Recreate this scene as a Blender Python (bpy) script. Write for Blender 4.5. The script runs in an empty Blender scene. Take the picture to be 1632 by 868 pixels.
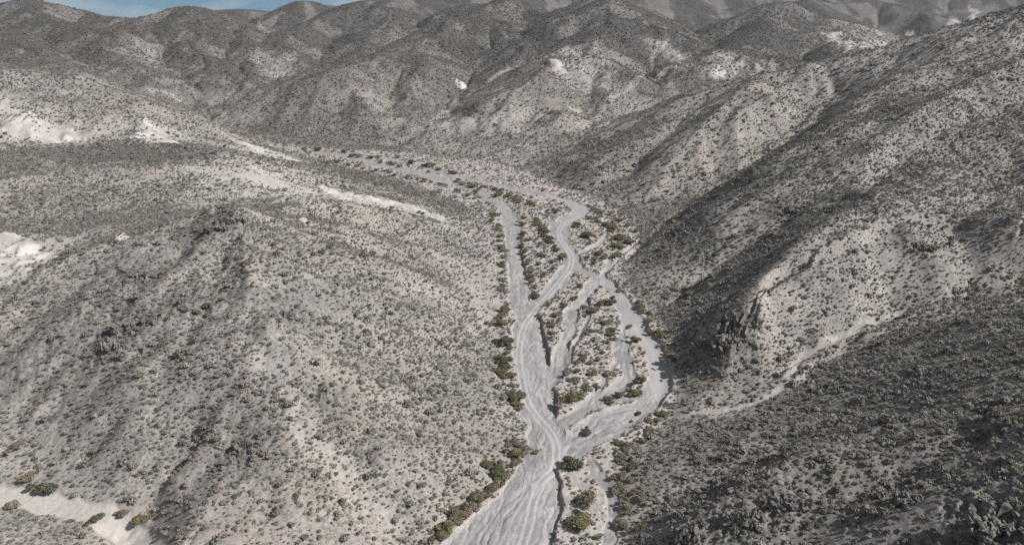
import bpy, math, random
import numpy as np

# ------------------------------------------------------------------ camera, sky, sun, exposure
scene = bpy.context.scene
COL = scene.collection
CAM_H = 120.0                      # drone height above the wash (m)
PITCH = math.radians(17.42)        # looking down
FPX = 1256.0                       # focal length in pixels of the 1632 px wide photograph
SUN_EL, SUN_AZ = 42.0, 108.0        # azimuth clockwise from +Y: the sun stands to the right

cam_data = bpy.data.cameras.new('camera')
cam = bpy.data.objects.new('camera', cam_data)
COL.objects.link(cam)
cam.location = (0, 0, CAM_H)
cam.rotation_euler = (math.pi / 2 - PITCH, 0, 0)
cam_data.sensor_width = 36.0
cam_data.lens = 36.0 * FPX / 1632.0
cam_data.clip_start = 1.0
cam_data.clip_end = 60000.0
scene.camera = cam

world = bpy.data.worlds.new('World')
scene.world = world
world.use_nodes = True
wn, wl = world.node_tree.nodes, world.node_tree.links
wn.clear()
sky = wn.new('ShaderNodeTexSky')
sky.sky_type = 'NISHITA'
sky.sun_disc = False
sky.sun_elevation = math.radians(SUN_EL)
sky.sun_rotation = math.radians(SUN_AZ)
sky.air_density = 1.0
sky.dust_density = 0.6
sky.altitude = 600
bg = wn.new('ShaderNodeBackground')
bg.inputs['Strength'].default_value = 0.07
wo = wn.new('ShaderNodeOutputWorld')
# thin high cloud: the blue of the sky is washed out, and patchy near the horizon
hs = wn.new('ShaderNodeHueSaturation')
hs.inputs['Saturation'].default_value = 0.38
wl.new(sky.outputs[0], hs.inputs['Color'])
tc = wn.new('ShaderNodeTexCoord')
mp = wn.new('ShaderNodeMapping'); mp.inputs['Scale'].default_value = (1.0, 1.0, 4.0)
wl.new(tc.outputs['Generated'], mp.inputs['Vector'])
cn = wn.new('ShaderNodeTexNoise'); cn.inputs['Scale'].default_value = 9.0; cn.inputs['Detail'].default_value = 6.0
wl.new(mp.outputs['Vector'], cn.inputs['Vector'])
cr = wn.new('ShaderNodeValToRGB')
cr.color_ramp.elements[0].position = 0.42; cr.color_ramp.elements[0].color = (1.75, 3.1, 4.3, 1)
cr.color_ramp.elements[1].position = 0.68; cr.color_ramp.elements[1].color = (4.2, 5.1, 5.6, 1)
wl.new(cn.outputs['Fac'], cr.inputs['Fac'])
sx = wn.new('ShaderNodeSeparateXYZ'); wl.new(tc.outputs['Generated'], sx.inputs[0])
mr = wn.new('ShaderNodeMapRange'); mr.inputs['From Min'].default_value = 0.06; mr.inputs['From Max'].default_value = 0.2
mr.inputs['To Min'].default_value = 1.0; mr.inputs['To Max'].default_value = 0.0
wl.new(sx.outputs['Z'], mr.inputs['Value'])
mx = wn.new('ShaderNodeMix'); mx.data_type = 'RGBA'
wl.new(mr.outputs[0], mx.inputs[0]); wl.new(hs.outputs[0], mx.inputs[6]); wl.new(cr.outputs[0], mx.inputs[7])
wl.new(mx.outputs[2], bg.inputs['Color'])
wl.new(bg.outputs[0], wo.inputs['Surface'])

sun_data = bpy.data.lights.new('sun', 'SUN')
sun_data.energy = 4.4
sun_data.angle = math.radians(0.53)
sun_data.color = (1.0, 0.972, 0.935)
sun = bpy.data.objects.new('sun', sun_data)
COL.objects.link(sun)
_el, _az = math.radians(SUN_EL), math.radians(SUN_AZ)
from mathutils import Vector, Matrix
sun_dir = Vector((math.sin(_az) * math.cos(_el), math.cos(_az) * math.cos(_el), math.sin(_el)))
sun.rotation_euler = sun_dir.to_track_quat('Z', 'Y').to_euler()
sun.location = (300, 200, 400)

vs = scene.view_settings
vs.view_transform = 'Standard'
vs.look = 'None'
vs.exposure = 0.5
vs.gamma = 1.0
vs.use_curve_mapping = False
scene.cycles.max_bounces = 4
scene.cycles.diffuse_bounces = 2
scene.cycles.use_denoising = False

# ------------------------------------------------------------------ survey helpers: photo pixel -> place on the land
SP, CP = math.sin(PITCH), math.cos(PITCH)
def ray(px, py):
    u = (px - 816.0) / FPX
    v = (434.0 - py) / FPX
    return u, CP + v * SP, -SP + v * CP
def floor_z(y):
    return 0.012 * (np.asarray(y, float) - 160.0)
def at_floor(px, py, dz=0.0):
    dx, dy, dzr = ray(px, py)
    # CAM_H + t*dzr = 0.012*(t*dy-160) + dz
    t = (dz - 1.92 - CAM_H) / (dzr - 0.012 * dy)
    return t * dx, t * dy
def at_z(px, py, z):
    dx, dy, dzr = ray(px, py)
    t = (z - CAM_H) / dzr
    return (t * dx, t * dy, z)
def at_y(px, py, y):
    dx, dy, dzr = ray(px, py)
    t = y / dy
    return (t * dx, y, CAM_H + t * dzr)

# ------------------------------------------------------------------ survey of the dry wash (photo pixels)
M_LEFT = [(640,960),(705,868),(745,832),(791,792),(821,752),(838,718),(840,682),(830,655),(832,628),(821,598),(820,577),(816,537),(820,507),(811,477),(811,437),(808,404),(803,367),(791,327),(758,307),(731,297),(704,291),(665,281),(627,271),(577,259),(544,251),(505,243),(470,239),(430,235)]
M_RIGHT = [(860,960),(878,866),(893,829),(893,778),(893,738),(911,723),(908,702),(893,675),(888,645),(885,605),(878,578),(873,557),(866,520),(856,503),(838,489),(847,470),(843,447),(836,424),(831,390),(828,357),(811,330),(778,310),(744,298),(715,287),(690,280),(640,266),(590,254),(545,246),(505,239),(470,235.5),(430,232)]
# side channels: centre line and width in metres
SIDE = [
    ([(838,500),(856,482),(878,464),(893,447),(907,428),(911,411),(904,396),(895,382),(891,365)], 8.0),
    ([(893,375),(892,364),(903,351),(920,341),(928,333),(915,325),(896,318),(876,312),(850,306),(828,302),(800,297),(778,292),(755,287),(735,283),(712,278)], 12.0),
    ([(909,415),(925,428),(945,438),(978,460),(1002,497),(1022,524),(1040,548),(1050,575),(1052,600),(1043,630),(1012,661),(962,686),(925,707),(905,721)], 8.5),
    ([(1030,640),(1000,652),(965,664),(935,682),(915,700)], 6.5),
    ([(950,440),(943,457),(925,480),(912,497),(906,530),(896,560),(886,590),(880,608)], 5.5),
    ([(1003,500),(1000,530),(990,552),(998,580),(1002,598),(985,617),(945,640),(915,658),(893,678)], 5.5),
    ([(912,408),(935,398),(955,388),(963,378),(968,366)], 3.0),
    ([(958,447),(968,425),(972,412)], 3.0),
    ([(893,366),(882,355),(868,346),(856,338)], 3.5),
    ([(1020,382),(1000,398),(985,412),(970,428)], 2.0),
    ([(700,276),(660,263),(610,252),(560,244),(520,239)], 6.0),
    ([(818,365),(812,345),(800,327),(785,317),(768,306.5),(745,299),(722,291.5),(690,281),(640,269),(590,257.5),(540,247.5),(500,241)], 9.5),
    ([(735,285),(690,270),(640,257),(590,248),(540,241)], 5.0),
    ([(1040,618),(1005,630),(965,643),(930,655),(905,668)], 4.0),
    ([(992,556),(975,588),(958,612),(942,640)], 1.8),
    ([(935,470),(938,500),(925,530),(912,560),(900,585)], 1.6),
    ([(868,335),(880,350),(890,366)], 2.5), ([(905,352),(895,340),(880,332),(860,326)], 2.5),
    ([(940,735),(952,752),(966,775),(978,800),(972,850),(968,900)], 3.0),
]
TRACK = [(815,960),(833,868),(845,830),(850,800),(862,770),(883,745),(888,720),(885,702),(873,680),(852,655),(838,630),(832,600),(828,570),(829,545),(838,515),(856,490),(878,466),(893,447),(907,428),(911,411),(904,396),(895,382),(891,367),(903,352),(922,342)]
TRACK2 = [(800,868),(822,830),(838,800),(858,770),(880,748)]
L_WASH = ([(-120,770),(-40,780),(0,788),(60,798),(130,813),(190,838),(225,868),(260,930)], 7.5)
C_WASH = ([(1062,663),(1100,660),(1150,655),(1200,643),(1235,628),(1256,606),(1266,588),(1282,570),(1330,541),(1400,515),(1445,495)], 2.3)
FLOOR_L = [(530,960),(655,868),(745,800),(812,745),(832,700),(826,655),(816,620),(800,560),(775,500),(752,450),(742,400),(752,360),(745,335),(715,315),(680,300),(640,288),(560,267),(480,246),(430,237)]
FLOOR_R = [(1000,960),(992,868),(985,800),(985,745),(1010,712),(1060,680),(1078,640),(1078,590),(1068,545),(1030,490),(998,455),(990,425),(1012,398),(1020,375),(1002,350),(955,322),(920,307),(870,288),(825,270),(785,257),(700,250),(640,243),(560,238),(430,230)]

def fl(pts, dz=0.0):
    return np.array([at_floor(px, py, dz) for px, py in pts])

# ------------------------------------------------------------------ survey of ridges, gullies and slopes: (px, py, 'z' or 'y', value)
SURVEY = []
def nearer(v):
    return v if v < 1000 else 1000 + (v - 1000) * 0.5
def S(kind, *rows):
    for px, py, v in rows:
        SURVEY.append(at_z(px, py, v) if kind == 'z' else at_y(px, py, nearer(v)))
def SL(kind, rows, step=14.0):
    pts = [at_z(px, py, v) if kind == 'z' else at_y(px, py, nearer(v)) for px, py, v in rows]
    for a, b in zip(pts[:-1], pts[1:]):
        a, b = np.array(a), np.array(b)
        st = max(step, 0.035 * a[1])
        n = max(1, int(np.linalg.norm(b - a) / st))
        for k in range(n):
            SURVEY.append(tuple(a + (b - a) * k / n))
    SURVEY.append(pts[-1])

# foreground hill on the left
SL('z', [(90,430,29),(170,400,33),(270,367,38),(340,346,42),(375,343,42.5),(430,358,39),(480,385,34),(520,410,29)])
SL('z', [(375,343,42.5),(390,400,38.5),(400,450,34.5),(430,560,26),(490,690,15.5),(545,790,8),(590,860,3.5)])
S('z', (0,465,26),(0,600,15),(-100,600,17),(200,600,22),(250,750,12),(300,868,8),(200,500,29.5),(300,470,33),(120,650,14),(170,720,9),
       (600,500,20),(700,600,9),(700,750,6),(640,430,21),(560,560,22),(620,680,13),(700,480,11),(720,680,6),(420,800,11),(350,650,19),(560,430,27))
S('z', (0,690,6.5),(60,740,4.5),(0,770,3.5),(100,800,3),(200,850,2.5),(0,850,4),(100,868,3.5),(-100,868,5),(-200,720,8),(150,790,4),(240,868,3))
# hollow behind it with the white cut, then the pale shoulder
S('z', (40,420,19),(20,374,25),(100,385,22),(85,405,20),(180,372,27),(-120,420,28))
S('y', (400,318,428),(300,318,430),(520,330,440),(200,325,420),(100,340,405),(0,340,405))
S('z', (400,290,30),(300,285,32),(500,275,23),(420,262,33),(150,290,32),(0,290,36))
SL('y', [(-60,236,580),(0,240,570),(80,237,560),(150,232,555),(220,229,552),(290,234,548),(340,243,545),(400,252,548)])
SL('z', [(480,262,18),(560,281,11.5),(640,300,8.6),(710,322,6.2)])          # dark spur behind the pale trough
SL('z', [(480,298,22),(544,314,18),(610,324,14),(660,337,11),(720,354,7)])  # pale trough
SL('z', [(440,316,28),(500,322,26.5),(560,330,24),(630,343,19),(690,362,12)])# front rim
S('z', (600,370,19),(680,400,12),(720,430,6),(560,380,25))
# hill with white scars behind the shoulder
SL('y', [(-60,98,790),(0,105,780),(60,114,770),(123,127,760),(180,143,750),(234,157,740),(300,187,728),(340,204,720),(384,228,705)])
S('y', (60,200,622),(0,165,660),(150,222,610),(230,195,650),(280,225,640),(0,205,615),(100,160,690),(340,232,640))
S('z', (100,231,32),(430,245,10),(470,258,8.5))
# right valley side: ridge behind, gully, ridge, swale, rock spur
SL('y', [(830,268,690),(900,242,715),(1000,198,730),(1060,168,735),(1120,141,740),(1200,124,735),(1290,113,725),(1360,105,715),(1430,98,705),(1480,77,690),(1560,50,685),(1632,25,680),(1760,-10,680)])
S('z', (900,290,6.5),(960,305,6.5),(1000,250,24),(1060,300,11),(1120,230,36),(1180,190,52),(1030,330,5),(950,270,17),(1240,150,68))
SL('z', [(1022,385,4),(1060,352,6.5),(1100,326,10.5),(1150,293,17),(1200,262,25),(1245,225,36),(1290,185,49),(1330,150,63)])
SL('z', [(1030,420,5),(1070,385,13),(1130,338,26.5),(1180,303,36),(1230,268,44.5),(1280,228,55),(1330,188,63),(1420,120,84)])
S('z', (1200,395,20),(1090,505,6.5),(1350,310,44),(1150,400,16),(1100,440,9),(1040,450,5.5),(1080,470,7.5),(1280,350,34),(1240,330,33))
S('y', (1500,200,450),(1632,200,490),(1632,100,600),(1632,300,390),(1760,200,520),(1760,80,640),(1550,110,590),(1420,250,430))
SL('z', [(1110,633,3.6),(1135,585,7.5),(1165,540,16.5),(1185,513,21.5),(1215,482,24),(1240,455,26),(1300,420,33),(1380,380,38),(1480,330,44)])
S('z', (1082,575,3.4),(1110,540,6.5),(1140,480,13),(1230,560,12),(1180,600,7),(1300,480,18),(1240,520,16),(1400,450,25),(1500,410,32),(1632,370,42))
SL('z', [(1085,662,2.6),(1150,655,3.6),(1232,628,6),(1270,580,8.5),(1330,541,12),(1400,515,15),(1450,490,18),(1540,455,23),(1632,428,29),(1760,400,36)])
# dark near slope on the right
S('z', (1100,740,6),(1060,868,5),(1040,780,4),(1200,700,13),(1400,640,20.5),(1632,868,29),(1400,868,19.5),(1200,868,11.5),(1632,650,35),(1632,540,35.5),
       (1760,868,35),(1800,650,42),(1500,760,25.5),(1300,780,16.5),(1500,560,23.5),(1400,560,17),(1300,640,14),(1550,500,29),(1120,690,5))
# middle distance
SL('z', [(850,264,8.4),(910,236,13),(960,195,24),(1010,160,38),(1090,110,62)], 30)
SL('z', [(645,238,8),(682,205,20),(725,166,34),(765,140,46),(800,115,60)], 30)
SL('z', [(368,212,14),(330,176,25),(280,157,35),(240,140,45),(200,118,58)], 30)
SL('y', [(640,236,790),(600,190,840),(560,145,900),(520,115,960),(470,140,930),(420,170,890),(372,205,850)], 30)
SL('y', [(520,115,960),(560,104,1080),(600,95,1200),(650,68,1450),(700,45,1700)], 40)
SL('y', [(720,220,800),(745,180,840),(795,152,880),(850,118,980),(890,100,1060)], 30)
S('y', (800,215,790),(860,235,735),(780,240,735),(860,190,830),(900,180,850),(830,230,740))
SL('y', [(575,107,1150),(620,100,1080),(680,120,980),(700,170,880)], 40)
SL('y', [(1400,75,1250),(1330,62,1300),(1260,70,1300),(1180,78,1270),(1120,86,1250),(1060,120,1150),(1000,150,1000)], 40)
S('y', (1140,115,1130),(1250,100,1120),(1400,100,1150),(1480,78,1250),(1200,110,1050))
SL('y', [(960,-4,1750),(1020,22,1600),(1060,45,1480),(1090,65,1350)], 50)
S('y', (1000,80,1250),(940,90,1230),(880,60,1450),(1050,90,1200),(1100,88,1420),(1120,70,1600),(1150,45,1900))
SL('y', [(1115,72,1380),(1160,35,1520),(1210,8,1650),(1270,22,1600),(1340,40,1550),(1420,55,1500),(1500,57,1480)], 50)
S('y', (1280,60,1400),(1200,50,1450),(1500,30,2000),(1560,35,1900),(1632,20,2100),(1400,10,2300),(1580,-5,2600),(1632,60,1500))
# skyline
SL('y', [(-200,25,2000),(-60,12,2000),(0,8,2000),(48,0,2000),(95,8,2000),(130,20,1950),(165,25,1950),(200,29,1900)], 50)
SL('y', [(205,29,2000),(240,21,1800),(280,12.5,1720),(300,11.5,1700),(325,13,1700),(350,22,1720),(380,36,1750),(410,50,1760),(428,61,1750)], 50)
SL('y', [(428,62,1800),(440,35,2000),(470,1,2200),(490,3,2250),(510,6,2350),(540,9,2400),(580,1,2400),(620,-8,2400),(700,-15,2400),(800,-25,2400),(900,-20,2400),(1000,-20,2500)], 60)
S('y', (340,17,3600),(385,14,3600),(420,17,3600),(300,22,3700),(250,30,3500),(215,32,3300),(180,34,3200),(460,18,3500))
S('y', (100,60,1500),(50,85,1250),(180,90,1200),(300,60,1350),(300,100,1120),(400,100,1200),(240,50,1600),(150,120,1000),(60,125,900),(0,40,1700),(420,120,1100))
S('y', (500,60,1700),(560,40,1900),(450,85,1400),(620,20,2100),(760,70,1500),(820,40,1700),(900,30,1800),(780,10,2100),(700,90,1350))
# land outside the frame and beneath the drone
for x_, y_, z_ in [(0,60,-1),(80,60,9),(-80,60,4),(150,60,32),(-200,80,22),(-300,150,20),(-420,300,32),(-600,450,45),(-900,700,75),(-1300,1000,90),(-2000,1500,130),
                   (220,120,48),(330,200,66),(480,350,95),(700,500,120),(900,700,140),(1300,1000,140),(2000,1500,170),(3000,2300,210),(-3000,2300,190),
                   (0,2900,130),(-1500,2800,130),(1500,2800,190),(2800,4200,200),(-2800,4200,150),(0,4800,120),(-900,4800,100)]:
    SURVEY.append((x_, y_, z_))
for line in (FLOOR_L, FLOOR_R):
    q = fl(line)
    for a, b in zip(q[:-1], q[1:]):
        n = max(1, int(np.linalg.norm(b - a) / max(12.0, 0.035 * a[1])))
        for k in range(n):
            p = a + (b - a) * k / n
            SURVEY.append((p[0], p[1], float(floor_z(p[1]))))
q = fl(M_LEFT)
for p in q:
    SURVEY.append((p[0], p[1], float(floor_z(p[1]))))

# ------------------------------------------------------------------ base relief: radial interpolation of the survey
pts = np.array(SURVEY, float)
_, keep = np.unique(np.round(pts[:, :2] / 3.0), axis=0, return_index=True)
pts = pts[np.sort(keep)]
SC = 400.0
def rbf_fit(p):
    n = len(p)
    d = np.hypot(p[:, None, 0] - p[None, :, 0], p[:, None, 1] - p[None, :, 1]) / SC
    A = np.zeros((n + 3, n + 3))
    A[:n, :n] = -d - np.eye(n) * 0.004
    A[:n, n] = A[n, :n] = 1
    A[:n, n + 1] = A[n + 1, :n] = p[:, 0] / SC
    A[:n, n + 2] = A[n + 2, :n] = p[:, 1] / SC
    return np.linalg.solve(A, np.concatenate([p[:, 2], np.zeros(3)]))
W = rbf_fit(pts)
def rbf_eval(x, y):
    n = len(pts)
    out = np.empty(x.size)
    xf, yf = x.ravel(), y.ravel()
    for i in range(0, xf.size, 20000):
        a, b = xf[i:i + 20000], yf[i:i + 20000]
        d = np.hypot(a[:, None] - pts[None, :, 0], b[:, None] - pts[None, :, 1]) / SC
        out[i:i + 20000] = -d @ W[:n] + W[n] + W[n + 1] * a / SC + W[n + 2] * b / SC
    return out.reshape(x.shape)

# sheet of land: rows go away from the viewer, columns fan out
NU, NV = 1340, 1320
u_in = np.linspace(-0.72, 0.72, NU - 240)
u_l = -0.72 - (np.linspace(1, 0, 121)[:-1] ** 1.6) * 0.75
u_r = 0.72 + (np.linspace(0, 1, 121)[1:] ** 1.6) * 0.75
FU = np.concatenate([u_l, u_in, u_r])
NU = len(FU)
Y0, Y1 = 62.0, 5200.0
FV = np.exp(np.linspace(math.log(Y0), math.log(Y1), NV))
GY = np.repeat(FV[:, None], NU, 1)
GX = FU[None, :] * (GY + 40.0)
# base on a thinned fan then bilinear up
su = np.unique(np.concatenate([np.arange(0, NU, 4), [NU - 1]]))
sv = np.unique(np.concatenate([np.arange(0, NV, 4), [NV - 1]]))
B0 = rbf_eval(GX[np.ix_(sv, su)], GY[np.ix_(sv, su)])
def upsample(B, sv, su):
    iv = np.arange(NV); iu = np.arange(NU)
    a = np.empty((NV, len(su)))
    for j in range(len(su)): a[:, j] = np.interp(iv, sv, B[:, j])
    o = np.empty((NV, NU))
    for i in range(NV): o[i] = np.interp(iu, su, a[i])
    return o
def blur(a, n):
    for _ in range(n):
        p = np.pad(a, 1, mode='edge')
        a = (p[:-2, 1:-1] + p[2:, 1:-1] + p[1:-1, :-2] + p[1:-1, 2:] + 4 * a) / 8
    return a
GZ = upsample(blur(B0, 2), sv, su)
GZ = blur(GZ, 4)

def fan_index(x, y):
    fv = (np.log(np.clip(y, Y0, Y1)) - math.log(Y0)) / (math.log(Y1) - math.log(Y0)) * (NV - 1)
    fu = np.interp(x / (y + 40.0), FU, np.arange(NU))
    return fv, fu
def sample(F, x, y):
    x, y = np.asarray(x, float), np.asarray(y, float)
    fv, fu = fan_index(x, y)
    i = np.clip(fv.astype(int), 0, NV - 2); j = np.clip(fu.astype(int), 0, NU - 2)
    a, b = fv - i, fu - j
    return F[i, j] * (1 - a) * (1 - b) + F[i + 1, j] * a * (1 - b) + F[i, j + 1] * (1 - a) * b + F[i + 1, j + 1] * a * b
def grad(F):
    """d/dx, d/dy on the fan"""
    fu = np.gradient(F, axis=1) / np.gradient(GX, axis=1)
    gv = np.gradient(F, axis=0); yv = np.gradient(GY, axis=0); xv = np.gradient(GX, axis=0)
    return fu, (gv - fu * xv) / yv
_ry = np.exp(np.linspace(math.log(90.0), math.log(5000.0), 5000))
def hit(px, py):
    dx, dy, dz = ray(px, py)
    t = _ry / dy
    g = sample(GZ, t * dx, _ry)
    k = np.argmax(g >= CAM_H + t * dz)
    y = _ry[k] if g[k] >= CAM_H + t[k] * dz else 5000.0
    return y * dx / dy, y
def hits(pts):
    return np.array([hit(*p) for p in pts])

# ------------------------------------------------------------------ noise
def _hash(ix, iy, seed):
    h = (ix.astype(np.int64) * 374761393 + iy.astype(np.int64) * 668265263 + seed * 974711) & 0xffffffff
    h = ((h ^ (h >> 13)) * 1274126177) & 0xffffffff
    h = h ^ (h >> 16)
    return h
def _h01(ix, iy, seed):
    return _hash(ix, iy, seed).astype(np.float64) / 4294967295.0
def noise(x, y, seed=0):
    """gradient noise, about -1..1"""
    ix, iy = np.floor(x), np.floor(y)
    fx, fy = x - ix, y - iy
    ux, uy = fx * fx * fx * (fx * (fx * 6 - 15) + 10), fy * fy * fy * (fy * (fy * 6 - 15) + 10)
    def g(di, dj):
        a = _h01(ix + di, iy + dj, seed) * 2 * math.pi
        return np.cos(a) * (fx - di) + np.sin(a) * (fy - dj)
    n0 = g(0, 0) * (1 - ux) + g(1, 0) * ux
    n1 = g(0, 1) * (1 - ux) + g(1, 1) * ux
    return (n0 * (1 - uy) + n1 * uy) * 1.5
def fbm(x, y, oct=4, seed=0, gain=0.5):
    s, a, f = 0, 1.0, 1.0
    for o in range(oct):
        s = s + a * noise(x * f + 17.3 * o, y * f - 9.1 * o, seed + o)
        a *= gain; f *= 2.03
    return s
def ridged(x, y, oct=4, seed=0, gain=0.5):
    s, a, f = 0, 1.0, 1.0
    for o in range(oct):
        s = s + a * (1 - 2 * np.abs(noise(x * f + 31.7 * o, y * f + 5.9 * o, seed + o)))
        a *= gain; f *= 2.07
    return s
def smooth(a, b, x):
    t = np.clip((x - a) / (b - a), 0, 1)
    return t * t * (3 - 2 * t)
def gullies(px, py, dx, dy, seed):
    """stripes that run down the slope, with their derivative along (dx, dy)"""
    ix, iy = np.floor(px), np.floor(py)
    fx, fy = px - ix, py - iy
    va = np.zeros_like(px); da = np.zeros_like(px); wt = np.zeros_like(px)
    for i in range(-1, 3):
        for j in range(-1, 3):
            hx = _h01(ix + i, iy + j, seed) * 0.6 - 0.3
            hy = _h01(ix + i, iy + j, seed + 77) * 0.6 - 0.3
            qx, qy = fx - i - hx, fy - j - hy
            w = np.exp(-(qx * qx + qy * qy) * 2.0)
            m = (qx * dx + qy * dy) * 2 * math.pi
            va += np.cos(m) * w; da -= np.sin(m) * w; wt += w
    return va / wt, da / wt
def erode(x, y, gx, gy, scale, oct=3, seed=3, gain=0.45):
    g = np.sqrt(gx * gx + gy * gy) + 1e-6
    k = smooth(0.04, 0.3, g)
    ex, ey = -gy / g * k, gx / g * k          # across the slope
    h = 0; a = 1.0; f = 1.0; wx, wy = 0.0, 0.0
    for o in range(oct):
        dx, dy = ex + wx, ey + wy
        v, d = gullies(x / scale * f, y / scale * f, dx, dy, seed + o * 11)
        h = h + a * v * k
        wx = wx + -ey * 0 + ex * 0 + (-d * dy) * 0.5 * a
        wy = wy + (d * dx) * 0.5 * a
        a *= gain; f *= 2.0
    return h

# ------------------------------------------------------------------ distances to survey lines and areas
def in_poly(x, y, poly):
    c = np.zeros(x.shape, bool)
    j = len(poly) - 1
    for i in range(len(poly)):
        xi, yi = poly[i]; xj, yj = poly[j]
        if yi != yj:
            c ^= ((yi > y) != (yj > y)) & (x < (xj - xi) * (y - yi) / (yj - yi) + xi)
        j = i
    return c
def line_dist(x, y, line, reach, width=None):
    """distance to a polyline (clipped at reach), and the run along it"""
    d = np.full(x.shape, reach, float); s = np.zeros(x.shape); side = np.zeros(x.shape)
    run = 0.0
    for a, b in zip(line[:-1], line[1:]):
        x0, x1 = min(a[0], b[0]) - reach, max(a[0], b[0]) + reach
        y0, y1 = min(a[1], b[1]) - reach, max(a[1], b[1]) + reach
        L = math.hypot(b[0] - a[0], b[1] - a[1])
        if L < 1e-6: continue
        m = (x > x0) & (x < x1) & (y > y0) & (y < y1)
        if m.any():
            xx, yy = x[m], y[m]
            t = np.clip(((xx - a[0]) * (b[0] - a[0]) + (yy - a[1]) * (b[1] - a[1])) / (L * L), 0, 1)
            qx, qy = xx - a[0] - t * (b[0] - a[0]), yy - a[1] - t * (b[1] - a[1])
            dd = np.hypot(qx, qy)
            old = d[m]; ss = s[m]; sd = side[m]
            better = dd < old
            old[better] = dd[better]; ss[better] = run + t[better] * L
            sd[better] = np.sign((b[0] - a[0]) * qy - (b[1] - a[1]) * qx)[better]
            d[m] = old; s[m] = ss; side[m] = sd
        run += L
    return d, s, side
def curve(p, step=2.5):
    """smooth a survey line (Catmull-Rom)"""
    p = np.asarray(p, float); out = []
    q = np.vstack([2 * p[0] - p[1], p, 2 * p[-1] - p[-2]])
    for i in range(1, len(q) - 2):
        a, b, c, d = q[i - 1], q[i], q[i + 1], q[i + 2]
        n = max(1, int(np.linalg.norm(c - b) / step))
        for k in range(n):
            t = k / n
            out.append(0.5 * (2 * b + (c - a) * t + (2 * a - 5 * b + 4 * c - d) * t * t + (3 * b - a - 3 * c + d) * t ** 3))
    out.append(q[-2])
    return np.array(out)
def area(x, y, poly, soft):
    """1 inside, soft edge of the given width (m) or function"""
    ring = np.vstack([poly, poly[:1]])
    d, _, _ = line_dist(x, y, ring, soft)
    return np.where(in_poly(x, y, poly), 0.5 + 0.5 * d / soft, 0.5 - 0.5 * d / soft)
# ------------------------------------------------------------------ far hills: ridge lines with flanks falling away on both sides (photo px, px, distance m)
RIDGES = [
    [(500,233,795),(508,180,850),(520,113,950),(545,104,1010),(577,97,1060),(611,80,1120),(661,63,1200),(724,27,1330),(761,12,1400),(800,-5,1450)],
    [(520,113,950),(470,140,925),(420,172,890),(385,203,850)],
    [(520,113,950),(560,148,900),(600,192,840)],
    [(680,198,850),(668,150,940),(655,112,1040),(661,70,1170)],
    [(760,232,775),(790,166,850),(838,117,950),(880,100,1020),(905,85,1080),(930,62,1150),(955,35,1230),(965,5,1330),(960,-8,1400)],
    [(965,5,1330),(1020,24,1300),(1060,47,1240),(1090,67,1180),(1106,78,1140)],
    [(940,50,1190),(960,80,1090),(975,115,1000),(985,145,930)],
    [(860,240,720),(880,205,780),(905,178,830)],
    [(1000,165,900),(1035,148,950),(1090,112,1040),(1150,80,1130),(1195,70,1200),(1222,40,1330),(1222,7,1450)],
    [(1150,80,1130),(1200,80,1120),(1250,93,1090),(1315,110,1040)],
    [(1222,7,1450),(1180,27,1400),(1130,62,1330),(1112,76,1290)],
    [(1222,7,1450),(1255,3,1450),(1330,31,1420),(1389,48,1400),(1440,58,1380),(1489,61,1350)],
    [(1330,31,1420),(1345,62,1260),(1385,88,1120)],
    [(1290,-2,1800),(1320,5,1800),(1400,2,1850),(1450,17,1750),(1520,32,1650),(1570,47,1550)],
    [(1250,-14,2300),(1330,-12,2300),(1500,-14,2300),(1632,-5,2200),(1800,-8,2200)],
    [(1500,20,2000),(1560,17,1900),(1632,18,1850),(1720,15,1850)],
    [(428,61,1420),(442,34,1480),(470,1,1600),(485,2,1620),(510,6,1680),(545,10,1750)],
    [(440,100,1150),(442,75,1230),(463,52,1330),(500,32,1420),(544,11,1500),(600,-5,1600),(680,-15,1700),(800,-26,1800),(1000,-26,1850),(1180,-22,1900)],
    [(620,-6,1600),(612,25,1450),(598,55,1330),(570,85,1190)],
    [(760,5,1480),(800,35,1330),(820,62,1220),(845,85,1120)],
    [(190,46,1300),(235,25,1370),(270,14,1400),(300,11.5,1400),(330,15,1400),(360,25,1380),(395,45,1330),(425,63,1280)],
    [(300,11.5,1400),(312,50,1250),(332,95,1110),(352,140,990),(362,182,890)],
    [(240,24,1380),(228,68,1210),(216,108,1070),(224,140,975)],
    [(395,45,1330),(400,85,1170),(402,125,1040),(392,165,920)],
    [(-250,30,1500),(-60,12,1500),(0,8,1500),(48,0,1500),(95,8,1500),(130,20,1480),(165,26,1470),(200,29,1460),(222,30,1520)],
    [(48,0,1500),(62,22,1380),(110,35,1300),(165,50,1210),(190,78,1110),(200,104,1010)],
    [(0,45,1250),(40,72,1110),(90,100,980),(125,122,890)],
    [(-250,60,1200),(-120,70,1050),(-60,92,930)],
    [(180,34,2600),(215,31,2600),(250,28,2600),(300,22,2600),(340,17,2600),(385,14,2600),(420,17,2600),(470,22,2600)],
]
kfar = smooth(810, 920, GY)
low = np.minimum(GZ, 8 + 0.14 * (GY - 790))
low = np.minimum(low, 95 + 0.02 * (GY - 1400))
GZ = GZ * (1 - kfar) + low * kfar
steep = 0.42 * (1 + 0.22 * fbm(GX / 230, GY / 230, 3, 201))
Wx, Wy = GX + 22 * fbm(GX / 140, GY / 140, 3, 202), GY + 22 * fbm(GX / 140, GY / 140, 3, 203)
tent = np.full_like(GZ, -50.0)
farrows = np.argmax(FV > 700)
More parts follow.
